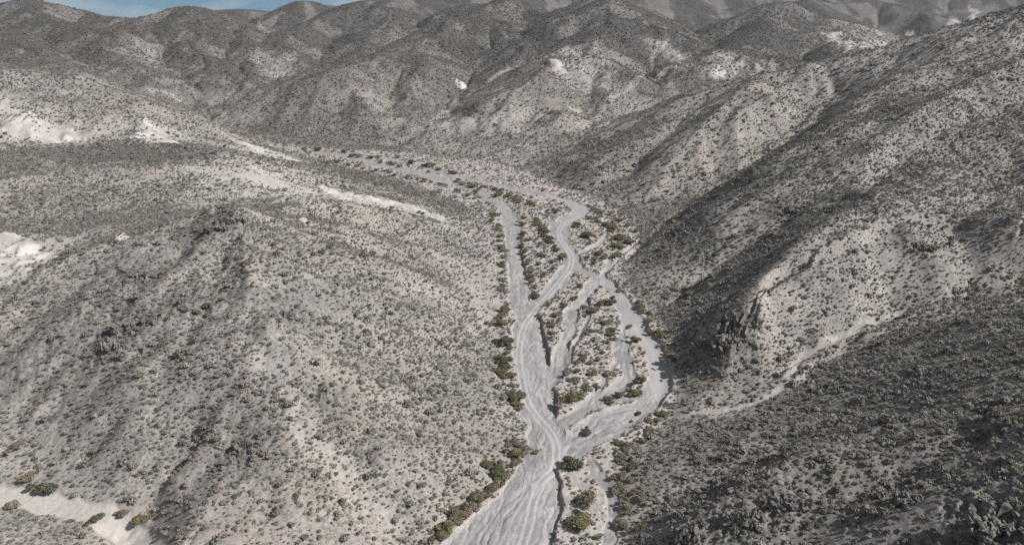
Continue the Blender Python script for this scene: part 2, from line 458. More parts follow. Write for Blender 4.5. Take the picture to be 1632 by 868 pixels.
for rl in RIDGES:
    p3 = np.array([at_y(*q) for q in rl])
    runs = np.concatenate([[0], np.cumsum(np.hypot(*np.diff(p3[:, :2], axis=0).T))])
    dd, ss, _ = line_dist(Wx[farrows:], Wy[farrows:], p3[:, :2], 420.0)
    rr_ = 22.0
    zz = np.interp(ss, runs, p3[:, 2]) - steep[farrows:] * (np.sqrt(dd * dd + rr_ * rr_) - rr_)
    zz = np.where(dd < 419, zz, -50.0)
    a_, b_ = tent[farrows:], zz
    K_ = 7.0                                   # soft maximum
    hh = np.clip(0.5 + 0.5 * (b_ - a_) / K_, 0, 1)
    tent[farrows:] = a_ * (1 - hh) + b_ * hh + K_ * hh * (1 - hh) * 0.5
km = smooth(725, 800, GY)
tent = tent - (1 - km) * 60
hh = np.clip(0.5 + 0.5 * (tent - GZ) / 6.0, 0, 1)
GZ = GZ * (1 - hh) + tent * hh + 3.0 * hh * (1 - hh)
GZ = blur(GZ, 2)
# ------------------------------------------------------------------ the valley floor and its channels
wob = fbm(GX / 9.0, GY / 9.0, 3, 40)
wob2 = noise(GX / 2.3, GY / 2.3, 55)
WX, WY = GX + wob * 0.8 + wob2 * 0.22, GY + fbm(GX / 9.0 + 70, GY / 9.0, 3, 43) * 1.2 + wob2 * 0.25
m_poly = np.vstack([curve(fl(M_LEFT), 4), curve(fl(M_RIGHT), 4)[::-1]])
f_poly = np.vstack([curve(fl(FLOOR_L), 5), curve(fl(FLOOR_R), 5)[::-1]])
FLOOR = np.clip(area(GX + wob * 3, GY + wob * 4, f_poly, 9.0), 0, 1)
ring = np.vstack([m_poly, m_poly[:1]])
d, _, _ = line_dist(WX, WY, ring, 14.0)
CH = np.where(in_poly(WX, WY, m_poly), d, -d)  # signed distance into a gravel channel
M_MID = [(760,960),(800,868),(820,832),(842,792),(857,752),(874,718),(872,690),(862,655),(858,628),(852,598),(848,577),(842,537),(836,507),(829,475),(827,437),(821,404),(815,367),(801,327),(768,303),(725,292),(690,282),(640,270),(590,258),(544,249),(505,241),(470,237)]
FD, FS, FSIDE = line_dist(WX, WY, curve(fl(M_MID), 4), 40.0)
FD = FD * FSIDE
best = np.abs(FD) / 12.0
for k_, (pxs, w) in enumerate(SIDE):
    c = curve(fl(pxs), 3)
    dd, ss, sd = line_dist(WX, WY, c, 20.0)
    CH = np.maximum(CH, w * 0.5 * (1 + 0.3 * noise(GX / 14, GY / 14, 91)) - dd)
    b_ = dd / (w * 0.5)
    m_ = (b_ < best) & (dd < w)
    FD[m_] = (dd * sd)[m_] + 60 * (k_ + 1); FS[m_] = ss[m_] + 300 * k_; best[m_] = b_[m_]
track = curve(fl(TRACK), 3)
TD, TS, TSIDE = line_dist(GX + 0.25 * wob2, GY, track, 6.0)
TD2, _, _ = line_dist(GX + 0.25 * wob2, GY, curve(fl(TRACK2), 3), 6.0)

# ------------------------------------------------------------------ hill relief: gullies, spurs, crags
h0 = GZ.copy()
gx, gy = grad(blur(h0, 20))
above = h0 - floor_z(GY)
hill = smooth(1.0, 14.0, above) * (1 - smooth(0.3, 0.7, FLOOR))
far = smooth(700, 1050, GY)
e1 = erode(GX, GY, gx, gy, 55.0, 3, 5)
e2 = erode(GX + 400, GY, gx, gy, 150.0, 4, 21)
GZ = GZ + hill * ((1 - far) * (2.5 * (e1 - 0.15) + 2.1 * (e2 - 0.15) + 1.2 * fbm(GX / 70, GY / 70, 4, 8))
                  + far * (1.5 * (e1 - 0.25) + 4.2 * (e2 - 0.3) + 2.0 * fbm(GX / 170, GY / 170, 3, 9)) * (1 - 0.55 * smooth(1150, 1400, GY)))
# crests and ravines one can follow on the near slopes: (photo pixels, height m, half width m)
for ln_, a_, w_ in [
    ([(90,430),(170,400),(270,367),(340,346),(375,343),(430,358),(480,385),(540,420)], 3.6, 11), ([(375,343),(392,400),(402,450),(418,520),(428,570),(470,660),(520,750)], 3.4, 10),
    ([(375,350),(300,420),(220,500),(140,590),(80,640)], 2.2, 8), ([(240,395),(170,450),(90,530),(30,600)], 1.8, 8),
    ([(365,380),(325,490),(240,600),(150,700)], -2.8, 7), ([(300,390),(230,450),(150,530),(60,620)], -2.2, 7), ([(415,480),(360,600),(290,720),(230,820)], -2.4, 7),
    ([(425,555),(450,630),(500,705),(560,775),(625,840)], -1.6, 5), ([(400,560),(370,680),(340,800)], 1.8, 8),
    ([(480,400),(600,440),(700,480),(770,520)], -1.3, 6), ([(440,430),(560,500),(680,580),(800,640)], 1.3, 8), ([(460,500),(580,590),(700,680),(800,730)], -1.3, 6),
    ([(1330,285),(1265,330),(1200,372),(1135,425),(1080,470)], -4.0, 10), ([(1400,318),(1330,358),(1265,405),(1215,462)], 4.0, 11),
    ([(1632,150),(1540,190),(1450,245),(1380,295)], -3.5, 12), ([(1632,105),(1540,150),(1450,200),(1370,262)], 4.0, 13),
    ([(1500,420),(1420,460),(1340,500)], 2.0, 9), ([(1560,330),(1480,400),(1400,465),(1340,520)], -2.2, 8),
    ([(1020,245),(960,290)], -3.0, 12), ([(1120,160),(1060,215),(1000,275)], -4.0, 14), ([(1200,140),(1130,200),(1070,262),(1040,310)], 4.0, 14),
    ([(1085,860),(1180,800),(1290,735),(1420,680)], 2.2, 7), ([(1050,800),(1150,755),(1260,700)], -1.8, 7), ([(1250,868),(1340,800),(1450,740),(1560,690)], -2.2, 8),
    ([(1420,868),(1520,820),(1632,770)], 2.8, 8),
    ([(60,237),(150,231),(220,228),(290,233),(350,246)], 2.0, 14), ([(560,283),(620,298)], 0.6, 8), ([(460,318),(560,331),(640,346)], 2.0, 8),
    ([(500,299),(600,322),(720,353)], -2.0, 7), ([(123,128),(234,158),(340,206)], 3.0, 14)]:
    q_, _, _ = line_dist(GX + 2.5 * wob, GY + 2.5 * wob, curve(hits(ln_), 4), w_ * 4.0)
    q_ = np.sqrt(q_ * q_ + 4.0) - 2.0
    GZ = GZ + a_ * (1.8 * np.exp(-q_ / w_) - 0.8 * np.exp(-q_ / (2.4 * w_))) * smooth(w_ * 4, w_ * 2, q_) * (1 - FLOOR)
fz = floor_z(GY) + 0.25 * fbm(GX / 11, GY / 11, 3, 71)
kf = smooth(0.3, 0.8, FLOOR)
GZ = GZ * (1 - kf) + fz * kf

def lineset(pxs, reach=30.0, step=3):
    return line_dist(WX, WY, curve(hits(pxs), step), reach)
LWD, LWS, LWSIDE = lineset(L_WASH[0])
CWD, CWS, CWSIDE = lineset(C_WASH[0])
LW = smooth(-0.8, 0.8, L_WASH[1] * 0.5 + 0.8 * wob - LWD)
CW = smooth(-1.0, 0.8, C_WASH[1] * 0.5 + 1.2 * wob - CWD) * (0.55 + 0.45 * smooth(-0.3, 0.4, noise(GX / 13, GY / 13, 47)))

# ------------------------------------------------------------------ where the ground is bare, pale, rocky, overgrown or darkened to paint in shade
SCARS = [
    ([(-40,150),(0,160),(12,160),(45,178),(85,196),(130,215),(152,226),(120,231),(60,226),(0,214),(-40,200)], .9, 5),
    ([(228,186),(240,197),(262,205),(284,230),(240,229),(205,221),(222,205)], 1.0, 4),
    ([(180,180),(188,200),(193,215),(203,222),(196,195)], .7, 4),
    ([(384,227),(420,234),(460,248),(500,261),(470,260),(430,250),(395,240)], .9, 4),
    ([(500,297),(540,306),(600,316),(660,328),(715,348),(705,353),(650,340),(600,332),(545,322),(520,314)], .9, 3),
    ([(-60,370),(0,375),(30,374),(60,392),(88,405),(78,420),(40,445),(0,462),(-60,470)], 1.0, 3),
    ([(178,376),(192,371),(206,381),(185,385)], 1.0, 2),
    ([(867,100),(880,93),(897,108),(908,121),(890,118)], 1.0, 6),
    ([(922,84),(945,93),(968,106),(950,102)], .7, 6),
    ([(1045,66),(1066,69),(1088,86),(1072,102),(1060,92)], 1.0, 7),
    ([(720,125),(745,137),(749,144),(733,141)], 1.0, 5),
    ([(1128,123),(1143,102),(1152,110),(1160,120),(1142,129)], 1.0, 6),
    ([(1163,104),(1172,107),(1179,120),(1168,119)], 1.0, 5),
    ([(1193,107),(1201,116),(1192,119)], .9, 5),
    ([(1100,95),(1170,82),(1250,95),(1235,116),(1150,128),(1105,125)], .45, 10),
    ([(1270,97),(1300,104),(1316,111),(1290,111)], .9, 6),
    ([(1310,52),(1345,52),(1372,76),(1345,84)], .9, 9),
    ([(1370,60),(1420,62),(1430,80),(1390,90),(1360,80)], .5, 10),
    ([(1393,47),(1407,52),(1400,58)], .8, 8), ([(1440,50),(1457,54),(1448,58)], .9, 8),
    ([(1508,28),(1530,26),(1542,46),(1518,49)], .7, 12), ([(1543,11),(1560,16),(1586,37),(1570,39)], .9, 12),
    ([(905,169),(925,177),(937,186),(920,183)], .9, 5),
    ([(470,350),(490,350),(500,362),(478,362)], .7, 3),
    ([(1380,306),(1398,303),(1385,313),(1362,316)], .6, 3),
    ([(420,34),(400,30),(408,45),(425,62),(432,61)], .6, 14),
]
PALE = [
    ([(290,258),(380,252),(480,275),(540,298),(520,330),(420,328),(330,308),(260,282)], 1.0, 12),
    ([(100,285),(260,275),(420,300),(500,335),(420,345),(250,330)], .45, 12),
    ([(560,352),(605,350),(595,388),(552,388)], .6, 6),
    ([(0,150),(60,160),(140,200),(230,180),(290,205),(330,228),(300,233),(150,230),(0,240)], .5, 9),
    ([(380,226),(450,242),(505,262),(450,262),(380,245)], .7, 6),
    ([(490,292),(600,312),(735,345),(745,372),(690,358),(560,328),(500,318)], .8, 7),
    ([(860,88),(960,80),(985,120),(950,150),(890,130)], .6, 12), ([(1030,60),(1095,70),(1095,110),(1050,112)], .6, 14), ([(1300,45),(1430,50),(1430,85),(1330,90)], .5, 14), ([(1490,15),(1590,10),(1600,45),(1510,52)], .3, 10),
    ([(0,690),(60,700),(130,760),(200,800),(250,840),(190,840),(100,790),(0,790)], .6, 6),
    ([(1200,445),(1240,445),(1275,480),(1250,510),(1212,490)], .4, 6),
    ([(1165,310),(1195,320),(1185,380),(1165,400),(1160,350)], .6, 6),
    ([(1360,385),(1440,355),(1500,385),(1450,440),(1380,440)], .25, 10),
    ([(1235,645),(1255,605),(1270,580),(1290,570),(1285,595),(1262,640)], .5, 3),
    ([(620,435),(690,465),(700,485),(640,460)], .5, 5),
    ([(380,85),(470,85),(490,118),(420,112)], .6, 20),
    ([(190,60),(260,62),(260,110),(200,100)], .5, 22),
    ([(560,150),(600,140),(640,180),(600,200)], .3, 18),
    ([(740,190),(800,165),(840,200),(780,215)], .5, 14),
    ([(0,120),(60,125),(120,150),(40,165)], .3, 14),
    ([(150,195),(230,180),(300,205),(300,232),(180,228)], .5, 10),
    ([(0,372),(130,380),(130,395),(85,410),(0,440)], .5, 5),
    ([(700,400),(790,410),(800,520),(760,540),(730,460)], .6, 8),
]
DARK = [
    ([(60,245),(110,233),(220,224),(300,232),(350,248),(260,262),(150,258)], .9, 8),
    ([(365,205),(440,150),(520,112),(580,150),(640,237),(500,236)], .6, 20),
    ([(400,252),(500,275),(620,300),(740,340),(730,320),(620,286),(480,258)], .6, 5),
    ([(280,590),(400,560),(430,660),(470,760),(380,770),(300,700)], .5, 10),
    ([(840,270),(900,245),(1000,210),(1040,250),(1000,300),(940,310)], .6, 12),  # left-facing ridge nose, its shade painted in
    ([(1040,375),(1180,270),(1340,130),(1370,130),(1290,230),(1180,320),(1060,410)], .7, 12),  # gully side turned from the sun, shade tinted into the ground
    ([(1060,470),(1200,380),(1330,310),(1350,330),(1200,440),(1090,520)], .5, 12),  # second left-facing band, painted shade
    ([(1090,540),(1180,520),(1190,560),(1130,630),(1080,600)], .6, 6),  # steep left face of the spur, shade put in the colour
    ([(1100,60),(1200,10),(1230,40),(1130,75)], .6, 20),  # left flank of the far hill, painted shade
    ([(1090,720),(1200,655),(1330,570),(1450,510),(1632,440),(1700,440),(1760,868),(1060,868),(1050,800)], .55, 8),  # dense scrub, plus the shade it casts put in the colour
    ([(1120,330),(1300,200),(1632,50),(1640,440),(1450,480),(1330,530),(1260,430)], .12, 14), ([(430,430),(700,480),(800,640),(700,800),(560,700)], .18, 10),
    ([(1290,-5),(1640,-5),(1640,30),(1560,50),(1450,55),(1340,25)], .9, 20), ([(500,8),(620,0),(800,0),(960,5),(900,25),(740,30),(560,40)], .7, 20),  # far hilltops, tinted darker
    ([(1500,170),(1632,90),(1632,140),(1540,180)], .6, 12),  # left-facing slope, shade painted as darker ground
]
def spread_of(areas):
    out = np.zeros_like(GX)
    for poly, k, soft in areas:
        p = hits(poly)
        w_ = soft * (1.2 if p[:, 1].mean() < 700 else 0.75)
        m_ = (GX > p[:, 0].min() - 2 * w_) & (GX < p[:, 0].max() + 2 * w_) & (GY > p[:, 1].min() - 2 * w_) & (GY < p[:, 1].max() + 2 * w_)
        if not m_.any(): continue
        x_ = GX[m_] + fbm(GX[m_] / (soft * 1.6), GY[m_] / (soft * 1.6), 3, 33) * soft * 0.55
        y_ = GY[m_] + fbm(GX[m_] / (soft * 1.6) + 50, GY[m_] / (soft * 1.6), 3, 34) * soft * 0.8
        out[m_] = np.maximum(out[m_], k * np.clip(area(x_, y_, p, w_), 0, 1))
    return out
SCAR = spread_of(SCARS)
SCAR = smooth(0.38, 0.64, SCAR + 0.13 * ridged(GX / 9, GY / 22, 3, 36) - 0.03) * np.clip(SCAR * 1.1, 0, 1) * (0.55 + 0.45 * smooth(-0.35, 0.25, e1 + 0.5 * noise(GX / 5, GY / 12, 39)))
PALEM = np.clip(spread_of(PALE), 0, 1)
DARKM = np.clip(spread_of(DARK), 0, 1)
streak, _, _ = lineset([(420,560),(440,610),(470,660),(500,705),(545,755),(600,810),(625,840)])
GUL = smooth(0.0, -0.45, e2) * hill * smooth(550, 900, GY)
PALEM = np.maximum(PALEM, 0.28 * GUL)
PALEM = np.maximum(PALEM, 0.75 * np.clip(1 - (streak + wob * 2) / 6.0, 0, 1))
for ln_, w_ in [([(650,235),(680,205),(725,166),(800,115),(860,97)], 5), ([(850,264),(910,236),(950,190),(1012,130),(1088,93)], 5),
                ([(361,190),(330,176),(280,157),(240,145)], 5), ([(740,262),(800,245),(860,225)], 3)]:
    q_, _, _ = lineset(ln_, 40.0, 6)
    PALEM = np.maximum(PALEM, 0.7 * np.clip(1.3 - (q_ + wob * 2) / w_, 0, 1))

rk = fbm(GX / 60.0, GY / 60.0, 4, 60)
ROCK = smooth(0.5, 1.05, rk + 0.35 * noise(GX / 9, GY / 9, 66))
CRAGS = [(340,365,16),(380,350,12),(215,440,18),(190,520,16),(240,510,10),(185,550,10),(385,715,9),(455,500,11),(1182,520,9),(1160,560,10),
         (1180,850,11),(1090,860,8),(1230,800,9),(1600,840,14),(1560,800,9),(1350,330,12),(1560,130,26),(1620,120,24),(1250,330,10),(1470,390,10),
         (1130,340,8),(1200,280,12),(470,135,30),(990,40,40),(560,60,40),(660,30,40),(300,480,10),(60,560,14),(520,640,7),(870,60,40),(1440,700,7),(1270,720,6)]
for px_, py_, r_ in CRAGS:
    cx_, cy_ = hit(px_, py_)
    dd = np.hypot(GX - cx_, (GY - cy_) * 0.75)
    ROCK = np.maximum(ROCK, np.clip(1.25 - (dd + wob * r_ * 0.35) / r_, 0, 1))
ROCK = ROCK * smooth(2, 7, above) * (1 - FLOOR) * (1 - SCAR) * (1 - PALEM) * (1 - LW) * (1 - CW)
wr = noise(GX / 6.0, GY / 6.0, 80) * 2.0
crag_n = ridged((GX + wr) / 4.2, (GY - wr) / 6.0, 3, 81)
crag_f = ridged((GX + wr) / 11.0, (GY - wr) / 14.0, 3, 82)
kn = smooth(380, 620, GY)
GZ = GZ + ROCK * ((1 - kn) * (0.75 * crag_n + 0.35 * noise(GX / 1.4, GY / 1.4, 83)) + kn * 0.9 * crag_f)
GZ = GZ + (1 - FLOOR) * (0.10 * fbm(GX / 2.1, GY / 2.1, 2, 87) + 0.3 * ridged(GX / 17, GY / 17, 3, 88) * hill)
GZ = GZ + SCAR * hill * 1.2 * ridged(GX / 14, GY / 30, 3, 90)
# thread-like runnels that split and rejoin over the gravel
thr = np.maximum(smooth(0.085, 0.02, np.abs(noise(FS / 42.0, FD / 6.5 + 0.5 * noise(FS / 15, FD / 9, 151), 152))),
                 0.8 * smooth(0.09, 0.02, np.abs(noise(FS / 27.0 + 9, FD / 4.2 + 0.5 * noise(FS / 11, FD / 6, 153), 154))))
# channels cut into the floor, rills and ruts within them
carve = smooth(-0.35, 0.25, CH) * smooth(0.12, 0.4, FLOOR)
rill = ridged(FS / 34.0, FD / 4.5 + 1.1 * noise(FS / 18, FD / 6, 14), 3, 15, 0.6)
bars = noise(FS / 30.0, FD / 5.0, 19)
TRK = np.maximum(np.exp(-((TD - 0.95) / 0.36) ** 2), 0.0)
TRK = np.maximum(TRK, 0.6 * np.exp(-((TD2 - 0.95) / 0.36) ** 2))
TRB = np.maximum(smooth(3.0, 1.4, TD), 0.6 * smooth(2.6, 1.4, TD2)) * smooth(-1, 1, CH)
cut = np.zeros_like(GX)
for cl_ in ([(1055,585),(1056,605),(1047,632),(1027,654),(1003,668)], [(893,735),(893,780),(894,830),(884,860)], [(873,557),(880,585),(887,620),(890,650)],
            [(905,540),(898,565),(892,590)], [(856,503),(866,520),(872,545)], [(958,455),(945,470),(925,490)], [(1004,600),(988,616)], [(1022,520),(1045,550)], [(831,395),(838,420),(845,450)]):
    cd_, _, _ = line_dist(GX, GY, curve(fl(cl_), 3), 10.0)
    cut = np.maximum(cut, np.exp(-(cd_ / 3.0) ** 2))
bank = 0.9 * cut + 0.22 + 0.6 * smooth(-0.2, 0.6, noise(GX / 25, GY / 25, 95))
GZ = GZ - carve * (bank + (1 - TRB) * (0.17 * smooth(0.95, 1.35, rill) - 0.12 * bars) + 0.10 * TRK + 0.26 * thr * (1 - TRB) - 0.07 * noise(GX / 1.6, GY / 1.6, 160) - 0.10 * noise(GX / 5.5, GY / 5.5, 161))
GZ = GZ + (kf * (1 - carve)) * (0.16 * ridged(GX / 3.2, GY / 3.2, 3, 97))
gd_, _, _ = lineset([(1000,412),(1018,398),(1040,374),(1065,350),(1095,330)], 12.0)
GZ = GZ - 1.3 * smooth(4.5, 0.5, gd_ + wob * 1.2)
GZ = GZ - 0.5 * smooth(-1.0, 0.5, L_WASH[1] * 0.5 + 0.8 * wob - LWD) - 0.4 * CW
# ------------------------------------------------------------------ materials
def material(name):
    m = bpy.data.materials.new(name); m.use_nodes = True
    nt = m.node_tree
    b = nt.nodes['Principled BSDF']
    b.inputs['Roughness'].default_value = 0.95
    b.inputs['Specular IOR Level'].default_value = 0.12
    return m, nt, b
class NB:
    """small node helper"""
    def __init__(s, nt): s.nt = nt; s.L = nt.links
    def n(s, t, **kw):
        x = s.nt.nodes.new(t)
        for k, v in kw.items(): setattr(x, k, v)
        return x
    def attr(s, name): return s.n('ShaderNodeAttribute', attribute_name=name).outputs['Fac']
    def pos(s): return s.n('ShaderNodeNewGeometry').outputs['Position']
    def noise(s, vec, scale, detail=4, rough=0.6, dist=0.0):
        x = s.n('ShaderNodeTexNoise'); x.inputs['Scale'].default_value = scale
        x.inputs['Detail'].default_value = detail; x.inputs['Roughness'].default_value = rough
        x.inputs['Distortion'].default_value = dist
        s.L.new(vec, x.inputs['Vector']); return x.outputs['Fac']
    def vor(s, vec, scale, feature='F1'):
        x = s.n('ShaderNodeTexVoronoi', feature=feature); x.inputs['Scale'].default_value = scale
        s.L.new(vec, x.inputs['Vector']); return x.outputs['Distance']
    def ramp(s, f, a, b, lo=0.0, hi=1.0):
        x = s.n('ShaderNodeMapRange', interpolation_type='SMOOTHSTEP')
        s.L.new(f, x.inputs['Value'])
        for k, v in zip(('From Min', 'From Max', 'To Min', 'To Max'), (a, b, lo, hi)): x.inputs[k].default_value = v
        return x.outputs['Result']
    def math(s, op, a, b=None):
        x = s.n('ShaderNodeMath', operation=op)
        for k, v in enumerate((a, b)):
            if v is None: continue
            if isinstance(v, (int, float)): x.inputs[k].default_value = v
            else: s.L.new(v, x.inputs[k])
        return x.outputs[0]
    def mix(s, f, a, b, blend='MIX'):
        x = s.n('ShaderNodeMix', data_type='RGBA', blend_type=blend)
        for v, k in ((f, 'Factor'), (a, 'A'), (b, 'B')):
            i = [q for q in x.inputs if q.name == k and q.type == ('VALUE' if k == 'Factor' else 'RGBA')][0]
            if isinstance(v, (int, float)): i.default_value = v
            elif isinstance(v, tuple): i.default_value = (*v, 1)
            else: s.L.new(v, i)
        return [q for q in x.outputs if q.type == 'RGBA'][0]

def land_material():
    m, nt, b = material('desert_ground')
    k = NB(nt); P = k.pos()
    big = k.noise(P, 0.011, 5, 0.6); mid = k.noise(P, 0.07, 5, 0.65); fine = k.noise(P, 0.9, 6, 0.75); grit = k.noise(P, 3.5, 3, 0.7)
    pink = k.noise(P, 0.019, 4, 0.6)
    c = k.mix(k.ramp(big, 0.38, 0.62), (0.335, 0.295, 0.24), (0.29, 0.272, 0.245))
    c = k.mix(k.ramp(mid, 0.4, 0.68), c, (0.40, 0.362, 0.31))
    c = k.mix(k.ramp(pink, 0.52, 0.7, 0, 0.6), c, (0.29, 0.235, 0.20))
    # stones and litter
    c = k.mix(k.ramp(fine, 0.45, 0.60, 0, 0.8), c, (0.165, 0.15, 0.128))
    c = k.mix(k.ramp(grit, 0.58, 0.72, 0, 0.55), c, (0.50, 0.47, 0.42))
    # small tufts and cobbles
    tuft = k.math('MULTIPLY', k.ramp(k.vor(P, 1.15), 0.20, 0.42, 1, 0), k.ramp(k.noise(P, 0.35, 3, 0.6), 0.40, 0.58))
    c = k.mix(k.math('MULTIPLY', tuft, 0.75), c, (0.135, 0.122, 0.098))
    # overgrown ground, painted shade and darkened far ground, then rocky places
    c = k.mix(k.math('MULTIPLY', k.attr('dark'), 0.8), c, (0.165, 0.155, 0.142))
    rockc = k.mix(k.ramp(k.noise(P, 0.55, 6, 0.75), 0.38, 0.66), (0.115, 0.107, 0.098), (0.27, 0.252, 0.228))
    c = k.mix(k.math('MULTIPLY', k.attr('rock'), 0.85), c, rockc)
    # far slopes: cover too fine to build, its colour lowered for the shrubs' own shade
    dots = k.ramp(k.vor(P, 0.34), 0.22, 0.44, 1, 0)
    cover = k.math('MULTIPLY', k.attr('farveg'), k.math('MAXIMUM', dots, k.ramp(k.noise(P, 0.12, 6, 0.8), 0.44, 0.6, 0.66, 0.95)))
    c = k.mix(cover, c, (0.045, 0.042, 0.04))
    # pale soil and bare cuts
    palec = k.mix(k.ramp(fine, 0.42, 0.62), (0.47, 0.435, 0.385), (0.38, 0.345, 0.30))
    c = k.mix(k.math('MULTIPLY', k.attr('pale'), k.ramp(k.noise(P, 0.16, 5, 0.7), 0.3, 0.6, 0.35, 0.9)), c, palec)
    scarc = k.mix(k.ramp(mid, 0.4, 0.65), (0.54, 0.505, 0.455), (0.34, 0.31, 0.27))
    c = k.mix(k.attr('scar'), c, scarc)
    # valley floor
    floorc = k.mix(k.ramp(k.noise(P, 0.28, 5, 0.7), 0.4, 0.62), (0.475, 0.425, 0.385), (0.35, 0.31, 0.27))
    floorc = k.mix(k.ramp(k.noise(P, 1.3, 5, 0.75), 0.52, 0.64, 0, 0.8), floorc, (0.20, 0.175, 0.145))
    c = k.mix(k.attr('floor'), c, floorc)
    # gravel channels
    fv = k.n('ShaderNodeAttribute', attribute_name='flow').outputs['Vector']
    streaks = k.noise(fv, 1.0, 7, 0.75, 1.4)
    gr = k.mix(k.ramp(streaks, 0.36, 0.64), (0.23, 0.227, 0.22), (0.41, 0.405, 0.392))
    gr = k.mix(k.ramp(grit, 0.55, 0.75, 0, 0.4), gr, (0.25, 0.243, 0.23))
    gr = k.mix(k.ramp(k.noise(P, 0.75, 6, 0.8), 0.46, 0.62, 0, 0.6), gr, (0.19, 0.185, 0.176))
    gr = k.mix(k.ramp(k.noise(P, 0.10, 4, 0.6), 0.42, 0.62, 0, 0.5), gr, (0.25, 0.245, 0.235))
    gr = k.mix(k.attr('track'), gr, (0.45, 0.443, 0.43))
    c = k.mix(k.attr('chan'), c, gr)
    sand = k.mix(k.ramp(fine, 0.4, 0.65), (0.50, 0.465, 0.41), (0.43, 0.395, 0.345))
    c = k.mix(k.attr('sand'), c, sand)
    hs_ = k.n('ShaderNodeHueSaturation'); hs_.inputs['Saturation'].default_value = 0.68; hs_.inputs['Value'].default_value = 0.855
    nt.links.new(c, hs_.inputs['Color']); c = k.mix(1.0, hs_.outputs['Color'], (1.0, 0.972, 0.982), 'MULTIPLY')
    nt.links.new(c, b.inputs['Base Color'])
    bp = k.n('ShaderNodeBump'); bp.inputs['Strength'].default_value = 0.5; bp.inputs['Distance'].default_value = 0.35
    hgt = k.math('ADD', k.noise(P, 1.1, 6, 0.7), k.math('MULTIPLY', k.attr('rock'), k.noise(P, 0.45, 6, 0.8)))
    nt.links.new(hgt, bp.inputs['Height']); nt.links.new(bp.outputs['Normal'], b.inputs['Normal'])
    return m
LAND = land_material()

def plant_material(name, cols, trans=0.0):
    m, nt, b = material(name)
    k = NB(nt)
    oi = k.n('ShaderNodeObjectInfo')
    r = k.n('ShaderNodeValToRGB'); r.color_ramp.interpolation = 'LINEAR'
    e = r.color_ramp.elements
    while len(e) < len(cols): e.new(0.5)
    for i, cc in enumerate(cols):
        e[i].position = i / (len(cols) - 1); e[i].color = (*cc, 1)
    nt.links.new(oi.outputs['Random'], r.inputs['Fac'])
    v = k.ramp(k.noise(k.n('ShaderNodeTexCoord').outputs['Object'], 3.0, 3, 0.7), 0.35, 0.65, 0.65, 1.35)
    c = k.mix(1.0, r.outputs['Color'], v, 'MULTIPLY')
    nt.links.new(c, b.inputs['Base Color'])
    return m
SHRUB = plant_material('dry_shrub_leaves', [(0.125,0.117,0.095),(0.18,0.166,0.142),(0.255,0.23,0.202),(0.145,0.138,0.113),(0.21,0.193,0.172),(0.17,0.15,0.13),(0.30,0.272,0.232)])
BUSH_MATS = {
    'olive': plant_material('olive_leaves', [(0.14,0.132,0.072),(0.165,0.152,0.088),(0.125,0.12,0.066)]),
    'green': plant_material('green_leaves', [(0.092,0.095,0.06),(0.115,0.115,0.07)]),
    'brown': plant_material('brown_twigs', [(0.17,0.142,0.102),(0.21,0.178,0.138),(0.15,0.132,0.098)]),
}
WOOD = material('grey_bark'); WOOD[2].inputs['Base Color'].default_value = (0.13, 0.11, 0.09, 1)
nz_ = NB(WOOD[1]); WOOD[1].links.new(nz_.mix(nz_.noise(nz_.pos(), 6.0), (0.09,0.075,0.06), (0.19,0.165,0.135)), WOOD[2].inputs['Base Color'])
WOOD = WOOD[0]
def rock_material():
    m, nt, b = material('dark_rock'); k = NB(nt); P = k.pos()
    c = k.mix(k.ramp(k.noise(P, 0.8, 6, 0.75), 0.35, 0.65), (0.095, 0.09, 0.083), (0.215, 0.203, 0.185))
    c = k.mix(k.ramp(k.noise(P, 2.6, 4, 0.7), 0.58, 0.72, 0, 0.5), c, (0.30, 0.285, 0.26))
    nt.links.new(c, b.inputs['Base Color'])
    bp = k.n('ShaderNodeBump'); bp.inputs['Strength'].default_value = 0.7; bp.inputs['Distance'].default_value = 0.3
    nt.links.new(k.noise(P, 1.6, 6, 0.75), bp.inputs['Height']); nt.links.new(bp.outputs['Normal'], b.inputs['Normal'])
    return m
ROCKM = rock_material()

# ------------------------------------------------------------------ the land, split into its named parts
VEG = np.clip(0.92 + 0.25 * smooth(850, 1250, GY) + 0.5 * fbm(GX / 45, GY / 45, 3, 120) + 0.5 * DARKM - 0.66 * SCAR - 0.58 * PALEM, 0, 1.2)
LANDATTR = {
    'chan': carve, 'scar': SCAR, 'pale': PALEM, 'dark': np.maximum(DARKM, 0.6 * smooth(800, 1200, GY) + 0.4 * smooth(1400, 1700, GY)), 'rock': ROCK,  # 'dark' also deepens with distance
    'floor': smooth(0.25, 0.75, FLOOR + 0.15 * wob), 'track': np.clip(TRK + 0.15 * TRB + 0.4 * thr * (1 - TRB), 0, 1) * carve,
    'sand': np.maximum(LW, 0.42 * CW), 'farveg': np.clip(VEG, 0, 1) * np.maximum(0.9 * smooth(700, 1150, GY), smooth(1350, 1500, GY)),
}
FLOWV = np.stack([FS / 9.0, FD / 1.8, np.zeros_like(FS)], -1)
fm = carve[:-1, :-1] > 0.5
ff = (FLOOR[:-1, :-1] > 0.5) & ~fm
fl_ = (LW[:-1, :-1] > 0.5) & ~fm & ~ff
fd_ = (GY[:-1, :-1] > 900) & ~fm & ~ff & ~fl_
